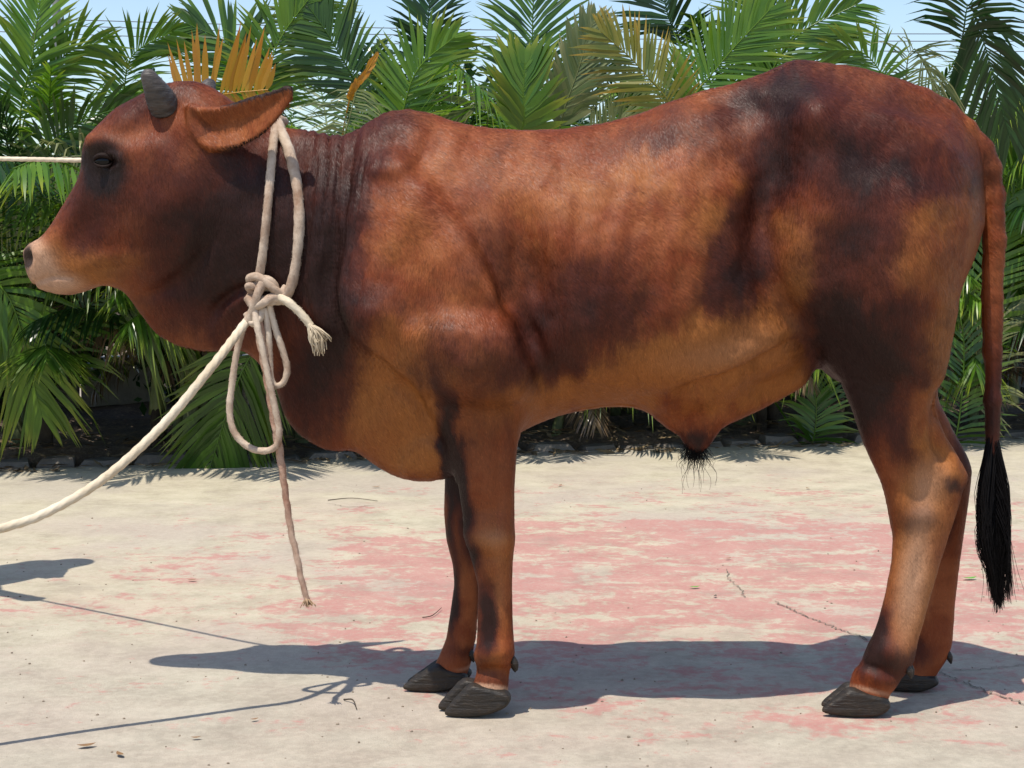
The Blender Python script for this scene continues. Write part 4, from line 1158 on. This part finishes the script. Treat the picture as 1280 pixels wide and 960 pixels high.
# horns
def horn(pts, name='horn'):
    P = spline([tuple(atv(p[0], p[1], DC + p[2])) + (p[3] * DC / F_PX,) for p in pts], 26)
    m = MB()
    rad = P[:, 3] * (1 + 0.035 * np.sin(np.arange(26) * 1.9) * np.linspace(1, 0, 26))
    rad[-1] *= 0.35; rad[-2] *= 0.8
    m.tube(P[:, :3], rad, 20)
    return m.build(name, M['horn'], bull, origin=tuple(P[0, :3]))
horn([(206,134,-.050,19),(200,122,-.072,17.5),(193,109,-.090,14),(187,98,-.100,10.5),(181,87,-.104,7)])
horn([(254,128,.10,14),(258,114,.115,12),(262,105,.125,8.5),(264,99,.130,5)])
M['lid'] = mat_simple('dark_eyelid_skin', (.010, .006, .005), .6, .12, 60, (.024, .012, .009), .5)
# eye
def sphere(c, rx, ry, rz, nu=20, nv=14):
    a, b = np.meshgrid(np.linspace(0, 2 * np.pi, nu, endpoint=False), np.linspace(0, np.pi, nv), indexing='ij')
    V = np.stack([c[0] + rx * np.sin(b) * np.cos(a), c[1] + ry * np.sin(b) * np.sin(a), c[2] + rz * np.cos(b)], -1).reshape(-1, 3)
    i, j = np.meshgrid(np.arange(nu), np.arange(nv - 1), indexing='ij')
    i2 = (i + 1) % nu
    return V, np.stack([i * nv + j, i * nv + j + 1, i2 * nv + j + 1, i2 * nv + j], -1).reshape(-1, 4)
def surf_y(px, py, side=-1):
    """y of the bull's skin on the near side at a side-view pixel"""
    m = (bV[:, 1] < DC) if side < 0 else (bV[:, 1] > DC)
    d2 = (bu - px) ** 2 + (bv - py) ** 2 + np.where(m, 0, 1e6)
    k = np.argpartition(d2, 12)[:12]
    return float(bV[k, 1].min() if side < 0 else bV[k, 1].max())
for sd in (-1, 1):
    yy = surf_y(137, 202, sd)
    c = atv(137, 203, DC); c.y = yy - sd * 0.003
    V, Q = sphere(c, .0195, .0105, .0125)
    eye = obj_np('eye', V, Q, None, M['eye'], bull, origin=tuple(c))
    for nm, a0, a1, rr_, out in (('upper_eyelid', .12, math.pi - .12, .0062, .0085), ('lower_eyelid', math.pi + .15, 2 * math.pi - .15, .0042, .0060)):
        a_ = np.linspace(a0, a1, 16)
        Pl = np.stack([c.x + .0205 * np.cos(a_), np.full(16, c.y) + sd * out * np.abs(np.sin(a_)) ** .6, c.z + .0128 * np.sin(a_)], 1)
        m = MB(); m.tube(Pl, rr_ * (.35 + .65 * np.sin(np.linspace(.1, math.pi - .1, 16))), 8)
        m.build(nm, M['lid'], bull, origin=tuple(c))
M['lid'].use_fake_user = False

# hooves: two claws and two dewclaws each
def claw(poly_px, D, yc, ht, name='hoof'):
    pp = closed_spline(poly_px, 90)
    px_, _, pz_ = at(pp[:, 0], pp[:, 1], D)
    pz_ = pz_ - pz_.min()
    h = 0.003
    xs = np.arange(px_.min() - .012, px_.max() + .012, h); zs = np.arange(-0.006, pz_.max() + .012, h); ys = np.arange(yc - ht - .012, yc + ht + .012, h)
    X2, Z2 = np.meshgrid(xs, zs, indexing='ij')
    d = poly_dist(np.stack([px_, pz_], 1), X2, Z2)
    s = (X2 - px_.min()) / (px_.max() - px_.min())
    wd = ht * (0.28 + 0.72 * np.clip(s * 2.2, 0, 1) ** .8)
    W = np.where(d > 0, wd * np.sqrt(np.maximum(1 - (1 - np.clip(d / 0.010, 0, 1)) ** 2, 0)), d)
    Fv = np.abs(ys[None, :, None] - yc) - W[:, None, :]
    V, Q = surface_nets(Fv.astype(np.float32), (xs[0], ys[0], zs[0]), h)
    V = smooth_verts(V, Q, 3)
    V[:, 2] += 0.0015 * np.sin(V[:, 2] * 500) * 0 
    V[:, 2] = np.maximum(V[:, 2], 0.0005)
    return obj_np(name, V, Q, None, M['hoof'], bull, origin=(float(px_.mean()), yc, 0))
def shift(p, dx, dy): return [(a + dx, b + dy) for a, b in p]
nf = [(588,857),(608,859),(630,864),(638,870),(635,883),(616,893),(592,897),(570,898),(557,895),(558,888),(572,872)]
ff = [(545,830),(562,834),(580,840),(585,848),(575,859),(550,864),(520,864),(505,861),(507,855),(524,843)]
nh = [(1058,854),(1080,858),(1102,865),(1109,876),(1098,887),(1074,890),(1040,888),(1025,884),(1027,877),(1044,863)]
fh = [(1124,843),(1146,843),(1164,847),(1169,857),(1150,866),(1124,867),(1108,864),(1109,858),(1118,849)]
for p, dc, s in ((nf, -.118, 1), (ff, .10, -1), (nh, -.115, 1), (fh, .10, -1)):
    claw(p, DC - .11 if s > 0 else DC + .10, DC + dc - .024, .0215)
    claw(shift(p, -9 if p is nf else 4, 0), DC - .11 if s > 0 else DC + .10, DC + dc + .024, .0215)
for (px, py, dc) in ((644, 828, -.135), (642, 830, -.100), (590, 818, .085), (590, 818, .12), (1137, 838, -.135), (1139, 836, -.095), (1187, 820, .085), (1187, 820, .12)):
    c = atv(px, py, DC + dc)
    V, Q = sphere(c, .0095, .0105, .020, 14, 11)
    tz = np.clip((c.z - V[:, 2]) / .020, -1, 1); sc_ = 1 - .45 * np.clip(tz, 0, 1) - .2 * np.clip(-tz, 0, 1)
    V[:, 0] = c.x + (V[:, 0] - c.x) * sc_ + .006 * tz - .002; V[:, 1] = c.y + (V[:, 1] - c.y) * sc_
    obj_np('dewclaw', V, Q, None, M['hoof'], bull, origin=tuple(c))

# tail switch: a fall of separate hairs
def strands(name, make, n, mat, parent, origin, r=0.0009, seg=9):
    m = MB()
    for i in range(n):
        P = make(i)
        rad = r * np.linspace(1, 0.35, len(P))
        m.tube(P, rad, 3, cap=False)
    return m.build(name, mat, parent, origin=origin)
CL = [(random.gauss(0, 1), random.gauss(0, 1), random.uniform(.55, 1.0), random.uniform(-9, 9)) for _ in range(22)]
def switch(i):
    cx, cy, ln, hook = CL[i % len(CL)]
    a = random.random() * 2 * math.pi; rr = math.sqrt(random.random())
    loose = random.random() < .05
    px0, py0 = 1240.5 + 6.5 * rr * math.cos(a), 535 + 100 * random.random() ** 1.4
    ln = ln * random.uniform(.9, 1.03)
    wid = 9.5 * cx + 6 * rr * math.cos(a) + (random.gauss(0, 7) if loose else 0)
    wid = max(-21, min(21, wid)); dep = .018 * cy + .012 * rr * math.sin(a)
    tx = 1240 + wid
    ey = py0 + (778 - py0) * ln - abs(wid) * .5
    ex = 1249 + wid * .40 + hook * .6 + random.gauss(0, 2.2 if not loose else 8)
    pts = [tuple(atv(px0, py0, DC + .010 * rr * math.sin(a))), tuple(atv((px0 + tx) / 2, py0 + (ey - py0) * .22, DC + dep * .6)),
           tuple(atv(tx + random.gauss(0, 1), py0 + (ey - py0) * .5, DC + dep)), tuple(atv((tx + ex) / 2 + 2 - hook * .35, py0 + (ey - py0) * .78, DC + dep * .8)), tuple(atv(ex, ey, DC + dep * .5))]
    return spline(pts, 10)
strands('tail_switch', switch, 1500, M['hair'], bull, tuple(atv(1240, 560, DC)), 0.0011)
def tuft(i):
    a = random.random() * 2 * math.pi; rr = random.random()
    px0 = 869 + 13 * rr * math.cos(a); py0 = 552 + random.uniform(-8, 12)
    L = random.uniform(14, 28) if i > 16 else random.uniform(35, 68)
    sw = random.uniform(-10, 10) + (px0 - 869) * .5 if i > 16 else random.uniform(-16, 22)
    dep = .016 * rr * math.sin(a)
    pts = [tuple(atv(px0, py0, DC + dep)), tuple(atv(px0 + sw * .3, py0 + L * .4, DC + dep)), tuple(atv(px0 + sw * .9 + random.uniform(-3, 3), py0 + L * .75, DC + dep)), tuple(atv(px0 + sw * .8, py0 + L, DC + dep))]
    return spline(pts, 9)
strands('belly_tuft', tuft, 280, M['hair'], bull, tuple(atv(868, 556, DC)), 0.0008)
# ================================================================== ropes
def rope_path(pts, n, default_lift=.009):
    """pts: (px, py, y offset from bull middle) or (px, py, None) = lying on the skin of the near side"""
    out = []
    for p in pts:
        if p[2] is None:
            y = surf_y(p[0], p[1]) - default_lift
        else: y = DC + p[2]
        out.append(tuple(atv(p[0], p[1], y)))
    return spline(out, n)
def rope(m, P, r, tw=True, flat=None):
    k = rng.normal(0, 1, len(P) // 9 + 3)
    m.tube(P, r * (1 + .05 * np.interp(np.arange(len(P)), np.arange(len(k)) * 9, k)), 14, flat=flat, twist=(4, r * 3.2, .06) if tw else None)
    fuzz(m, P, r)
def fuzz(m, P, r, per=420, ln=.004):
    L = np.linalg.norm(np.diff(P, axis=0), axis=1).sum(); n = int(L * per * 3)
    i = rng.integers(1, len(P) - 1, n); T = P[i + 1] - P[i - 1]; T /= np.linalg.norm(T, axis=1)[:, None]
    d = rng.normal(0, 1, (n, 3)); d -= T * (d * T).sum(1)[:, None]; d /= np.linalg.norm(d, axis=1)[:, None]
    q = P[i] + d * r * .95; tip = q + d * rng.uniform(.3, 1, (n, 1)) * ln + T * rng.normal(0, .006, (n, 1)); w = T * .0005
    V = np.stack([q - w, q + w, tip], 1).reshape(-1, 3)
    m.add(V, (), np.arange(3 * n).reshape(-1, 3))
yN = [surf_y(338, yy) - DC for yy in (190, 240, 300, 350)]
nr = tag(empty('neck_rope', atv(326, 362, DC - .12) - Vector((0, 0, 0))), 'dirty cotton rope looped round the bull\'s neck with a knot and hanging ends', 'rope')
m = MB()
crest = [(352, 152, -.02), (349, 158, -.05)]
rope(m, rope_path([(356, 152, .04), (350, 150, .0), (345, 156, -.045), (341, 185, None), (337, 230, None), (333, 275, None), (328, 320, None), (323, 352, None)], 90), .0098)
rope(m, rope_path([(352, 154, .05), (346, 150, .0), (349, 158, -.05), (361, 188, None), (370, 225, None), (374, 265, None), (373, 300, None), (369, 335, None), (362, 362, None), (350, 374, None), (335, 374, None)], 120), .0118)
# the far side of the loop
rope(m, rope_path([(350, 151, 0), (350, 170, .085), (350, 230, .13), (348, 300, .125), (342, 370, .10), (335, 400, .03), (330, 390, -.08)], 90), .0115)
m.build('neck_loop', M['rope'], nr)
yk = surf_y(328, 370) - DC - .016
m = MB()
t = np.linspace(0, 2 * np.pi * 1.9, 70)
K = np.array([tuple(atv(326 + 15 * math.cos(a) + 3 * math.sin(2.3 * a), 366 + 13 * math.sin(a * 1.0) + 6 * math.cos(1.7 * a), DC + yk - .012 * math.sin(1.4 * a) - .006)) for a in t])
rope(m, K, .0095)
rope(m, rope_path([(316, 352, yk), (312, 348, yk - .012), (322, 346, yk - .02), (336, 356, yk - .024), (350, 366, yk - .015), (358, 360, yk - .005)], 40), .010)
rope(m, rope_path([(310, 372, yk - .01), (318, 382, yk - .022), (330, 378, yk - .025), (342, 372, yk - .02), (356, 376, yk - .006)], 40), .011)
rope(m, rope_path([(330, 350, yk - .02), (322, 368, yk - .028), (316, 388, yk - .02), (312, 402, yk - .012)], 30), .010)
rope(m, rope_path([(308, 392, yk - .005), (316, 404, yk - .018), (324, 398, yk - .02), (328, 384, yk - .01)], 30), .009)
m.build('knot', M['rope'], nr)
m = MB()
ys_ = [surf_y(x_, y_) - DC - .012 for x_, y_ in ((362, 380), (378, 394), (391, 410), (398, 425))]
ye = min(ys_)
rope(m, rope_path([(345, 368, yk - .012), (362, 379, ye), (377, 393, ye), (389, 408, ye)], 50), .0095)
for k in range(60):
    a = random.gauss(0, .8)
    P = rope_path([(385, 403, ye + random.uniform(-.006, .006)), (393 + 5 * a, 413, ye - .002 + random.uniform(-.012, .006)), (398 + 8 * a + random.uniform(-3, 3), 424 + random.uniform(-5, 5), ye + random.uniform(-.014, .006)), (400 + 6 * a + random.uniform(-3, 3), 436 + random.uniform(-12, 9), ye + random.uniform(-.01, .004))], 10)
    m.tube(P, .0021 * np.linspace(1, .6, 10), 5)
m.build('frayed_end', M['rope_white'], nr)
m = MB()
rope(m, rope_path([(336, 380, yk - .008), (344, 410, yk - .004), (354, 440, yk), (359, 462, yk), (354, 478, yk - .002), (344, 482, yk - .004), (338, 470, yk - .005), (337, 440, yk - .006), (334, 405, yk - .01), (330, 385, yk - .012)], 110), .0072)
m.build('small_loop', M['rope'], nr)
m = MB()
rope(m, rope_path([(318, 385, yk - .02), (322, 410, yk - .03), (329, 440, yk - .03), (337, 480, yk - .028), (345, 515, yk - .026), (349, 540, yk - .024), (346, 556, yk - .022), (335, 563, yk - .02), (318, 562, yk - .016), (302, 552, yk - .012), (291, 536, yk - .01), (287, 512, yk - .008), (290, 480, yk - .008), (296, 440, yk - .010), (304, 410, yk - .012), (314, 388, yk - .012)], 220), .0074)
m.build('large_loop', M['rope'], nr)
m = MB()
Pd = rope_path([(322, 395, yk - .012), (327, 430, yk - .014), (336, 480, yk - .012), (344, 530, yk - .010), (351, 575, yk - .008), (358, 625, yk - .006), (364, 665, yk - .004), (371, 695, yk - .004), (377, 725, yk - .002), (384, 750, yk)], 200)
m.tube(Pd, np.interp(np.linspace(0, 1, 200), [0, .35, .6, 1], [.0108, .0098, .0074, .0064]) * (1 + .10 * fbm(np.arange(200) / 9.0, np.zeros(200), 3)), 12, twist=(3, .045, .14)); fuzz(m, Pd, .008, 500, .005)
m.build('hanging_end', mat_simple('dirty_red_rope', (.30, .15, .10), .9, .15, 14, (.50, .36, .27), .8), nr)
m = MB()
for k in range(34):
    a = random.uniform(-1, 1)
    P = rope_path([(383, 746, yk), (385 + 6 * a, 752, yk + random.uniform(-.01, .01)), (386 + 11 * a, 757 + random.uniform(-3, 3), yk + random.uniform(-.015, .015))], 6)
    m.tube(P, .0016 * np.linspace(1, .5, 6), 4)
m.build('tassel', mat_simple('tassel_fibre', (.42, .28, .17), .9), nr)

# lead rope to the lower left, tied to a post outside the picture
POST = Vector((-1.95, 2.95, 0))
m = MB()
a_, b_ = atv(308, 402, DC + yk - .008), atv(0, 661, 3.44)
P = [tuple(a_), tuple(atv(262, 462, 3.615)), tuple(atv(200, 535, 3.575)), tuple(atv(130, 598, 3.53)), tuple(atv(60, 640, 3.485)), tuple(b_), (-1.30, 3.31, .43), (-1.63, 3.13, .51), (POST.x + .05, POST.y, .78)]
Pp = spline(P, 260)
Pp = spline(P, 900); m.tube(Pp, .0098, 14, twist=(5, .030, .075)); fuzz(m, Pp, .0103, 160, .003)
tag(m.build('lead_rope', M['rope_white'], None, origin=tuple(a_)), 'cream lead rope sagging from the neck knot to the lower left', 'rope')
# head rope: from the far side of the head to the handler
hand = Vector((-1.735, 4.60, 1.318))
m = MB()
s_ = atv(175, 199, DC + .13)
P = spline([tuple(atv(250, 180, DC + .15)), tuple(s_), tuple((s_ + hand) / 2 + Vector((0, 0, -.004))), tuple(hand)], 160)
m.tube(P, .0058, 10, twist=(3, .035, .1))
hr = tag(m.build('head_rope', M['rope_white'], None, origin=tuple(s_)), 'thin taut white rope running level from behind the head to the left', 'rope')
# ================================================================== the handler at the other end of the head rope (his shadow reaches into the picture)
def cones(shapes, k, h, clip=None):
    A = np.array([list(a) + list(b) for a, b, ra, rb in shapes])
    lo = np.minimum(A[:, :3].min(0), A[:, 3:].min(0)) - .18; hi = np.maximum(A[:, :3].max(0), A[:, 3:].max(0)) + .18
    ax = [np.arange(lo[i], hi[i], h) for i in range(3)]
    Fv = np.full((len(ax[0]), len(ax[1]), len(ax[2])), 1.0, np.float32)
    for a, b, ra, rb in shapes:
        a, b = np.array(a, float), np.array(b, float)
        m = max(ra, rb) + .05
        l = np.minimum(a, b) - m; u = np.maximum(a, b) + m
        sl = [slice(max(0, int((l[i] - lo[i]) / h)), min(len(ax[i]), int((u[i] - lo[i]) / h) + 2)) for i in range(3)]
        X, Y, Z = np.meshgrid(ax[0][sl[0]], ax[1][sl[1]], ax[2][sl[2]], indexing='ij', sparse=True)
        d = b - a; L2 = d @ d + 1e-9
        t = np.clip(((X - a[0]) * d[0] + (Y - a[1]) * d[1] + (Z - a[2]) * d[2]) / L2, 0, 1)
        f = np.sqrt((X - a[0] - t * d[0]) ** 2 + (Y - a[1] - t * d[1]) ** 2 + (Z - a[2] - t * d[2]) ** 2) - (ra + t * (rb - ra))
        Fv[tuple(sl)] = smin(Fv[tuple(sl)], f.astype(np.float32), k)
    V, Q = surface_nets(Fv, lo, h)
    return smooth_verts(V, Q, 3), Q
PX, PY = -1.90, 5.02
fx, fy = 0.80, -0.60                       # he faces the bull
def B(f, r, z):
    return (PX + fx * f + fy * r, PY + fy * f - fx * r, z)
person = tag(empty('person', (PX, PY, 0)), 'person in pale shirt and dark trousers holding the taut head rope', 'person')
M['skin'] = mat_simple('brown_skin', (.16, .075, .045), .5, .4, 20, (.20, .10, .06))
M['shirt'] = mat_simple('pale_shirt', (.45, .47, .50), .85, .2, 9, (.52, .53, .55), .3)
M['trousers'] = mat_simple('dark_trousers', (.03, .035, .05), .9, .2, 9, (.05, .055, .07), .3)
hd = np.array(hand)
shR = np.array(B(.02, .185, 1.37)); shL = np.array(B(.02, -.185, 1.37))
el = (shR + hd) / 2 + np.array([-.03, 0.02, -.13])
wr = hd + (el - hd) / np.linalg.norm(el - hd) * .085
elL = np.array(B(.0, -.25, 1.10)); wrL = np.array(B(.10, -.25, .86)); hL = np.array(B(.13, -.24, .78))
sk = [(B(0, 0, 1.36), B(.01, 0, 1.50), .055, .055), (B(.01, 0, 1.60), B(.0, 0, 1.64), .078, .082), (B(.03, 0, 1.545), B(.05, 0, 1.53), .058, .05),
      (B(.085, 0, 1.585), B(.098, 0, 1.565), .012, .016), (B(.07, 0, 1.54), B(.078, 0, 1.535), .02, .018), (B(-.005, .082, 1.59), B(-.01, .085, 1.57), .014, .012), (B(-.005, -.082, 1.59), B(-.01, -.085, 1.57), .014, .012),
      (tuple(el), tuple(wr), .040, .027), (tuple(wr), tuple(hd + (wr - hd) * .35), .027, .030), (tuple(elL), tuple(wrL), .040, .027), (tuple(wrL), tuple(hL), .027, .032)]
rd = np.array(P[-1]) - np.array(P[-3]); rd = rd / np.linalg.norm(rd)
pd = (wr - hd); pd = pd / np.linalg.norm(pd); sdv = np.cross(rd, pd); sdv /= np.linalg.norm(sdv)
for q in range(4):                           # fingers closed round the rope
    o_ = hd + rd * (-.028 + .019 * q)
    l_ = 1 - .08 * abs(q - 1.3)
    a0, a1, a2, a3 = o_ + pd * .03 + sdv * .012, o_ + pd * .004 + sdv * .026 * l_, o_ - pd * .020 * l_ + sdv * .008, o_ - pd * .012 * l_ - sdv * .016
    sk += [(tuple(a0), tuple(a1), .0098, .0092), (tuple(a1), tuple(a2), .0092, .0086), (tuple(a2), tuple(a3), .0086, .0076)]
sk += [(tuple(hd + pd * .05 - rd * .02 - sdv * .01), tuple(hd + pd * .012 - rd * .038 - sdv * .02), .012, .0105), (tuple(hd + pd * .012 - rd * .038 - sdv * .02), tuple(hd - pd * .012 - rd * .025 - sdv * .016), .0105, .009)]
dL = np.array([0, 0, -1.0])
fwd = np.array([fx, fy, 0])
for q in range(4):
    o_ = hL + fwd * (.022 - .016 * q) + dL * .02
    l_ = (.9, 1.0, .95, .78)[q]
    m1 = o_ + dL * .038 * l_ + fwd * .004; m2 = m1 + dL * .026 * l_ + np.array(B(0, .010, 0)) - np.array(B(0, 0, 0)); m3 = m2 + dL * .018 * l_ + np.array(B(0, .012, 0)) - np.array(B(0, 0, 0))
    sk += [(tuple(o_), tuple(m1), .0095, .009), (tuple(m1), tuple(m2), .009, .0082), (tuple(m2), tuple(m3), .0082, .007)]
sk += [(tuple(hL + fwd * .025), tuple(hL + fwd * .045 + dL * .035), .011, .0095), (tuple(hL + fwd * .045 + dL * .035), tuple(hL + fwd * .045 + dL * .062), .0095, .008)]
# hidden inside the clothes: trunk and legs keep the body one piece
sk += [(B(0, 0, 1.36), B(-.01, 0, .95), .10, .11), (tuple(shR), tuple(el), .04, .036), (tuple(shL), tuple(elL), .04, .036), (B(0, 0, 1.34), tuple(shR), .06, .05), (B(0, 0, 1.34), tuple(shL), .06, .05)]
for sg in (1, -1):
    hip, kn, an = B(0, .09 * sg, .92), B(.02, .10 * sg, .50), B(-.01, .11 * sg, .09)
    sk += [(hip, kn, .072, .048), (kn, an, .048, .034), (an, B(.03, .115 * sg, .045), .04, .038), (B(.03, .115 * sg, .042), B(.16, .125 * sg, .032), .038, .03)]
V, Q = cones(sk, .012, .0065)
V[:, 2] = np.maximum(V[:, 2], .002)
pb = obj_np('body', V, Q, None, M['skin'], person)
sh = [(B(0, 0, 1.33), B(-.01, 0, .93), .135, .145), (B(0, .07, 1.30), B(0, .06, .95), .115, .125), (B(0, -.07, 1.30), B(0, -.06, .95), .115, .125), (B(0, 0, 1.38), tuple(shR), .075, .066), (B(0, 0, 1.38), tuple(shL), .075, .066),
      (B(-.01, .075, 1.0), B(-.01, .08, .88), .122, .124), (B(-.01, -.075, 1.0), B(-.01, -.08, .88), .122, .124), (tuple(shR), tuple(el), .064, .056), (tuple(shL), tuple(elL), .064, .056)]
V, Q = cones(sh, .05, .010)
obj_np('shirt', V, Q, None, M['shirt'], person)
tr = []
for sg in (1, -1):
    tr += [(B(-.01, .075 * sg, .96), B(.02, .10 * sg, .50), .108, .080), (B(.02, .10 * sg, .50), B(-.01, .11 * sg, .11), .080, .068)]
V, Q = cones(tr, .04, .010)
obj_np('trousers', V, Q, None, M['trousers'], person)
hr_ = [(B(-.03, 0, 1.63), B(.01, 0, 1.675), .082, .074), (B(-.055, 0, 1.58), B(-.05, 0, 1.62), .05, .06), (B(.05, .0, 1.685), B(.06, 0, 1.675), .035, .03)]
V, Q = cones(hr_, .03, .009)
obj_np('hair', V, Q, None, M['hair'], person)
for sg in (1, -1):
    V, Q = sphere(B(.073, .031 * sg, 1.605), .0105, .0105, .0085, 12, 8)
    obj_np('eye', V, Q, None, M['eye'], person)
# hitching post that the lead rope is tied to
m = MB(); m.tube(spline([(POST.x, POST.y, -.05), (POST.x + .005, POST.y, .5), (POST.x - .006, POST.y + .004, 1.0)], 14), np.linspace(.052, .044, 14) * (1 + .04 * rng.normal(0, 1, 14)), 14)
hp = m.build('hitching_post', M['bark'], None, origin=tuple(POST))
tag(hp, 'rough wooden hitching post that the cream lead rope is tied to', 'post')
# ================================================================== small things on the ground
def fallen_leaf(px, py, L, rz, mat, label, name='fallen_leaf', cat='leaf'):
    g = ground(px, py)
    n = 7
    t = np.linspace(0, 1, n); w = .22 * L * np.sin(np.pi * np.clip(t * .96 + .02, 0, 1)) ** .8
    up = .006 + .18 * L * (t - .5) ** 2 * 2
    V = []
    for a, b, c in zip(t, w, up):
        x = (a - .5) * L
        for sy, ad in ((-1, .10 * b), (0, 0), (1, .10 * b)):
            V.append((x, sy * b, c + ad))
    V = np.array(V); c, s = math.cos(rz), math.sin(rz)
    W_ = V.copy(); W_[:, 0] = g.x + c * V[:, 0] - s * V[:, 1]; W_[:, 1] = g.y + s * V[:, 0] + c * V[:, 1]
    Q = [(3 * i + j, 3 * i + 3 + j, 3 * i + 4 + j, 3 * i + 1 + j) for i in range(n - 1) for j in range(2)]
    o = obj_np(name, W_, Q, None, mat, None, True, origin=(g.x, g.y, 0))
    return tag(o, label, cat, 'fallen leaves and litter')
M['dry'] = mat_simple('dry_leaf', (.16, .085, .04), .8, .3, 30, (.30, .19, .09))
M['fresh'] = mat_simple('fresh_leaf', (.10, .28, .04), .5, .4, 30, (.18, .36, .07))
fallen_leaf(1212, 725, .05, .3, M['fresh'], 'small fresh green leaf on the concrete beside the tail')
fallen_leaf(868, 736, .035, .2, M['fresh'], 'tiny green leaf on the red paint below the belly')
fallen_leaf(894, 747, .02, 1.2, M['bark'], 'dark seed on the red paint below the belly')
for i, (px, py, L, rz, lb) in enumerate([(108, 935, .04, .4, 'dry brown leaf scrap at the lower left edge of the picture'), (150, 946, .03, 2.2, 'dry leaf crumb right of the scrap at lower left'), (245, 925, .022, .2, 'small dry crumb below the lead rope shadow'),
        (318, 902, .02, .6, 'brown crumb beside the lead rope shadow'), (730, 520 + 60, .03, .1, 'pale dry leaf far back under the belly'), (700, 608, .03, 1.0, 'dry leaf scrap behind the foreleg'), (910, 700, .025, .5, 'brown speck on the red paint near the crack'),
        (240, 727, .03, .3, 'dark crumb on the head rope shadow'), (1010, 612, .03, 2.0, 'dry leaf scrap behind the belly tuft'), (470, 610, .04, .2, 'dry leaf scrap on the pale concrete below the brisket')]):
    fallen_leaf(px, py, L, rz, M['dry'], lb)
def twig(pts, r, label):
    P = [tuple(ground(*p[:2]) + Vector((0, 0, p[2]))) for p in pts]
    m = MB(); m.tube(spline(P, 12), np.linspace(r, r * .5, 12), 6)
    tag(m.build('twig', M['bark'], None, origin=P[0]), label, 'twig', 'twigs on the concrete')
twig([(528, 773, .003), (540, 772, .006), (552, 763, .008)], .0016, 'thin dark twig on the concrete left of the far front hoof')
twig([(410, 626, .003), (440, 624, .005), (472, 627, .003)], .002, 'thin twig on the pale concrete below the dewlap')
twig([(430, 876, .003), (441, 880, .010), (446, 888, .003)], .0022, 'curled dry twig in front of the knot shadow')
# small grit lying on the concrete
M['grit'] = mat_simple('grit', (.13, .10, .075), .9, .2, 40, (.34, .28, .21))
g_ = np.random.default_rng(3)
m = MB()
for i in range(260):
    px, py = g_.uniform(-40, 1320), 560 + 400 * g_.random() ** .7
    c = ground(px, py); r = g_.uniform(.0012, .0036)
    V, Q = sphere((c.x, c.y, r * .4), r * g_.uniform(.7, 1.4), r * g_.uniform(.7, 1.4), r * .7, 6, 4)
    m.add(V + g_.normal(0, r * .12, V.shape), Q)
tag(m.build('grit', M['grit'], None), 'fine grit scattered over the concrete', kind='stuff')
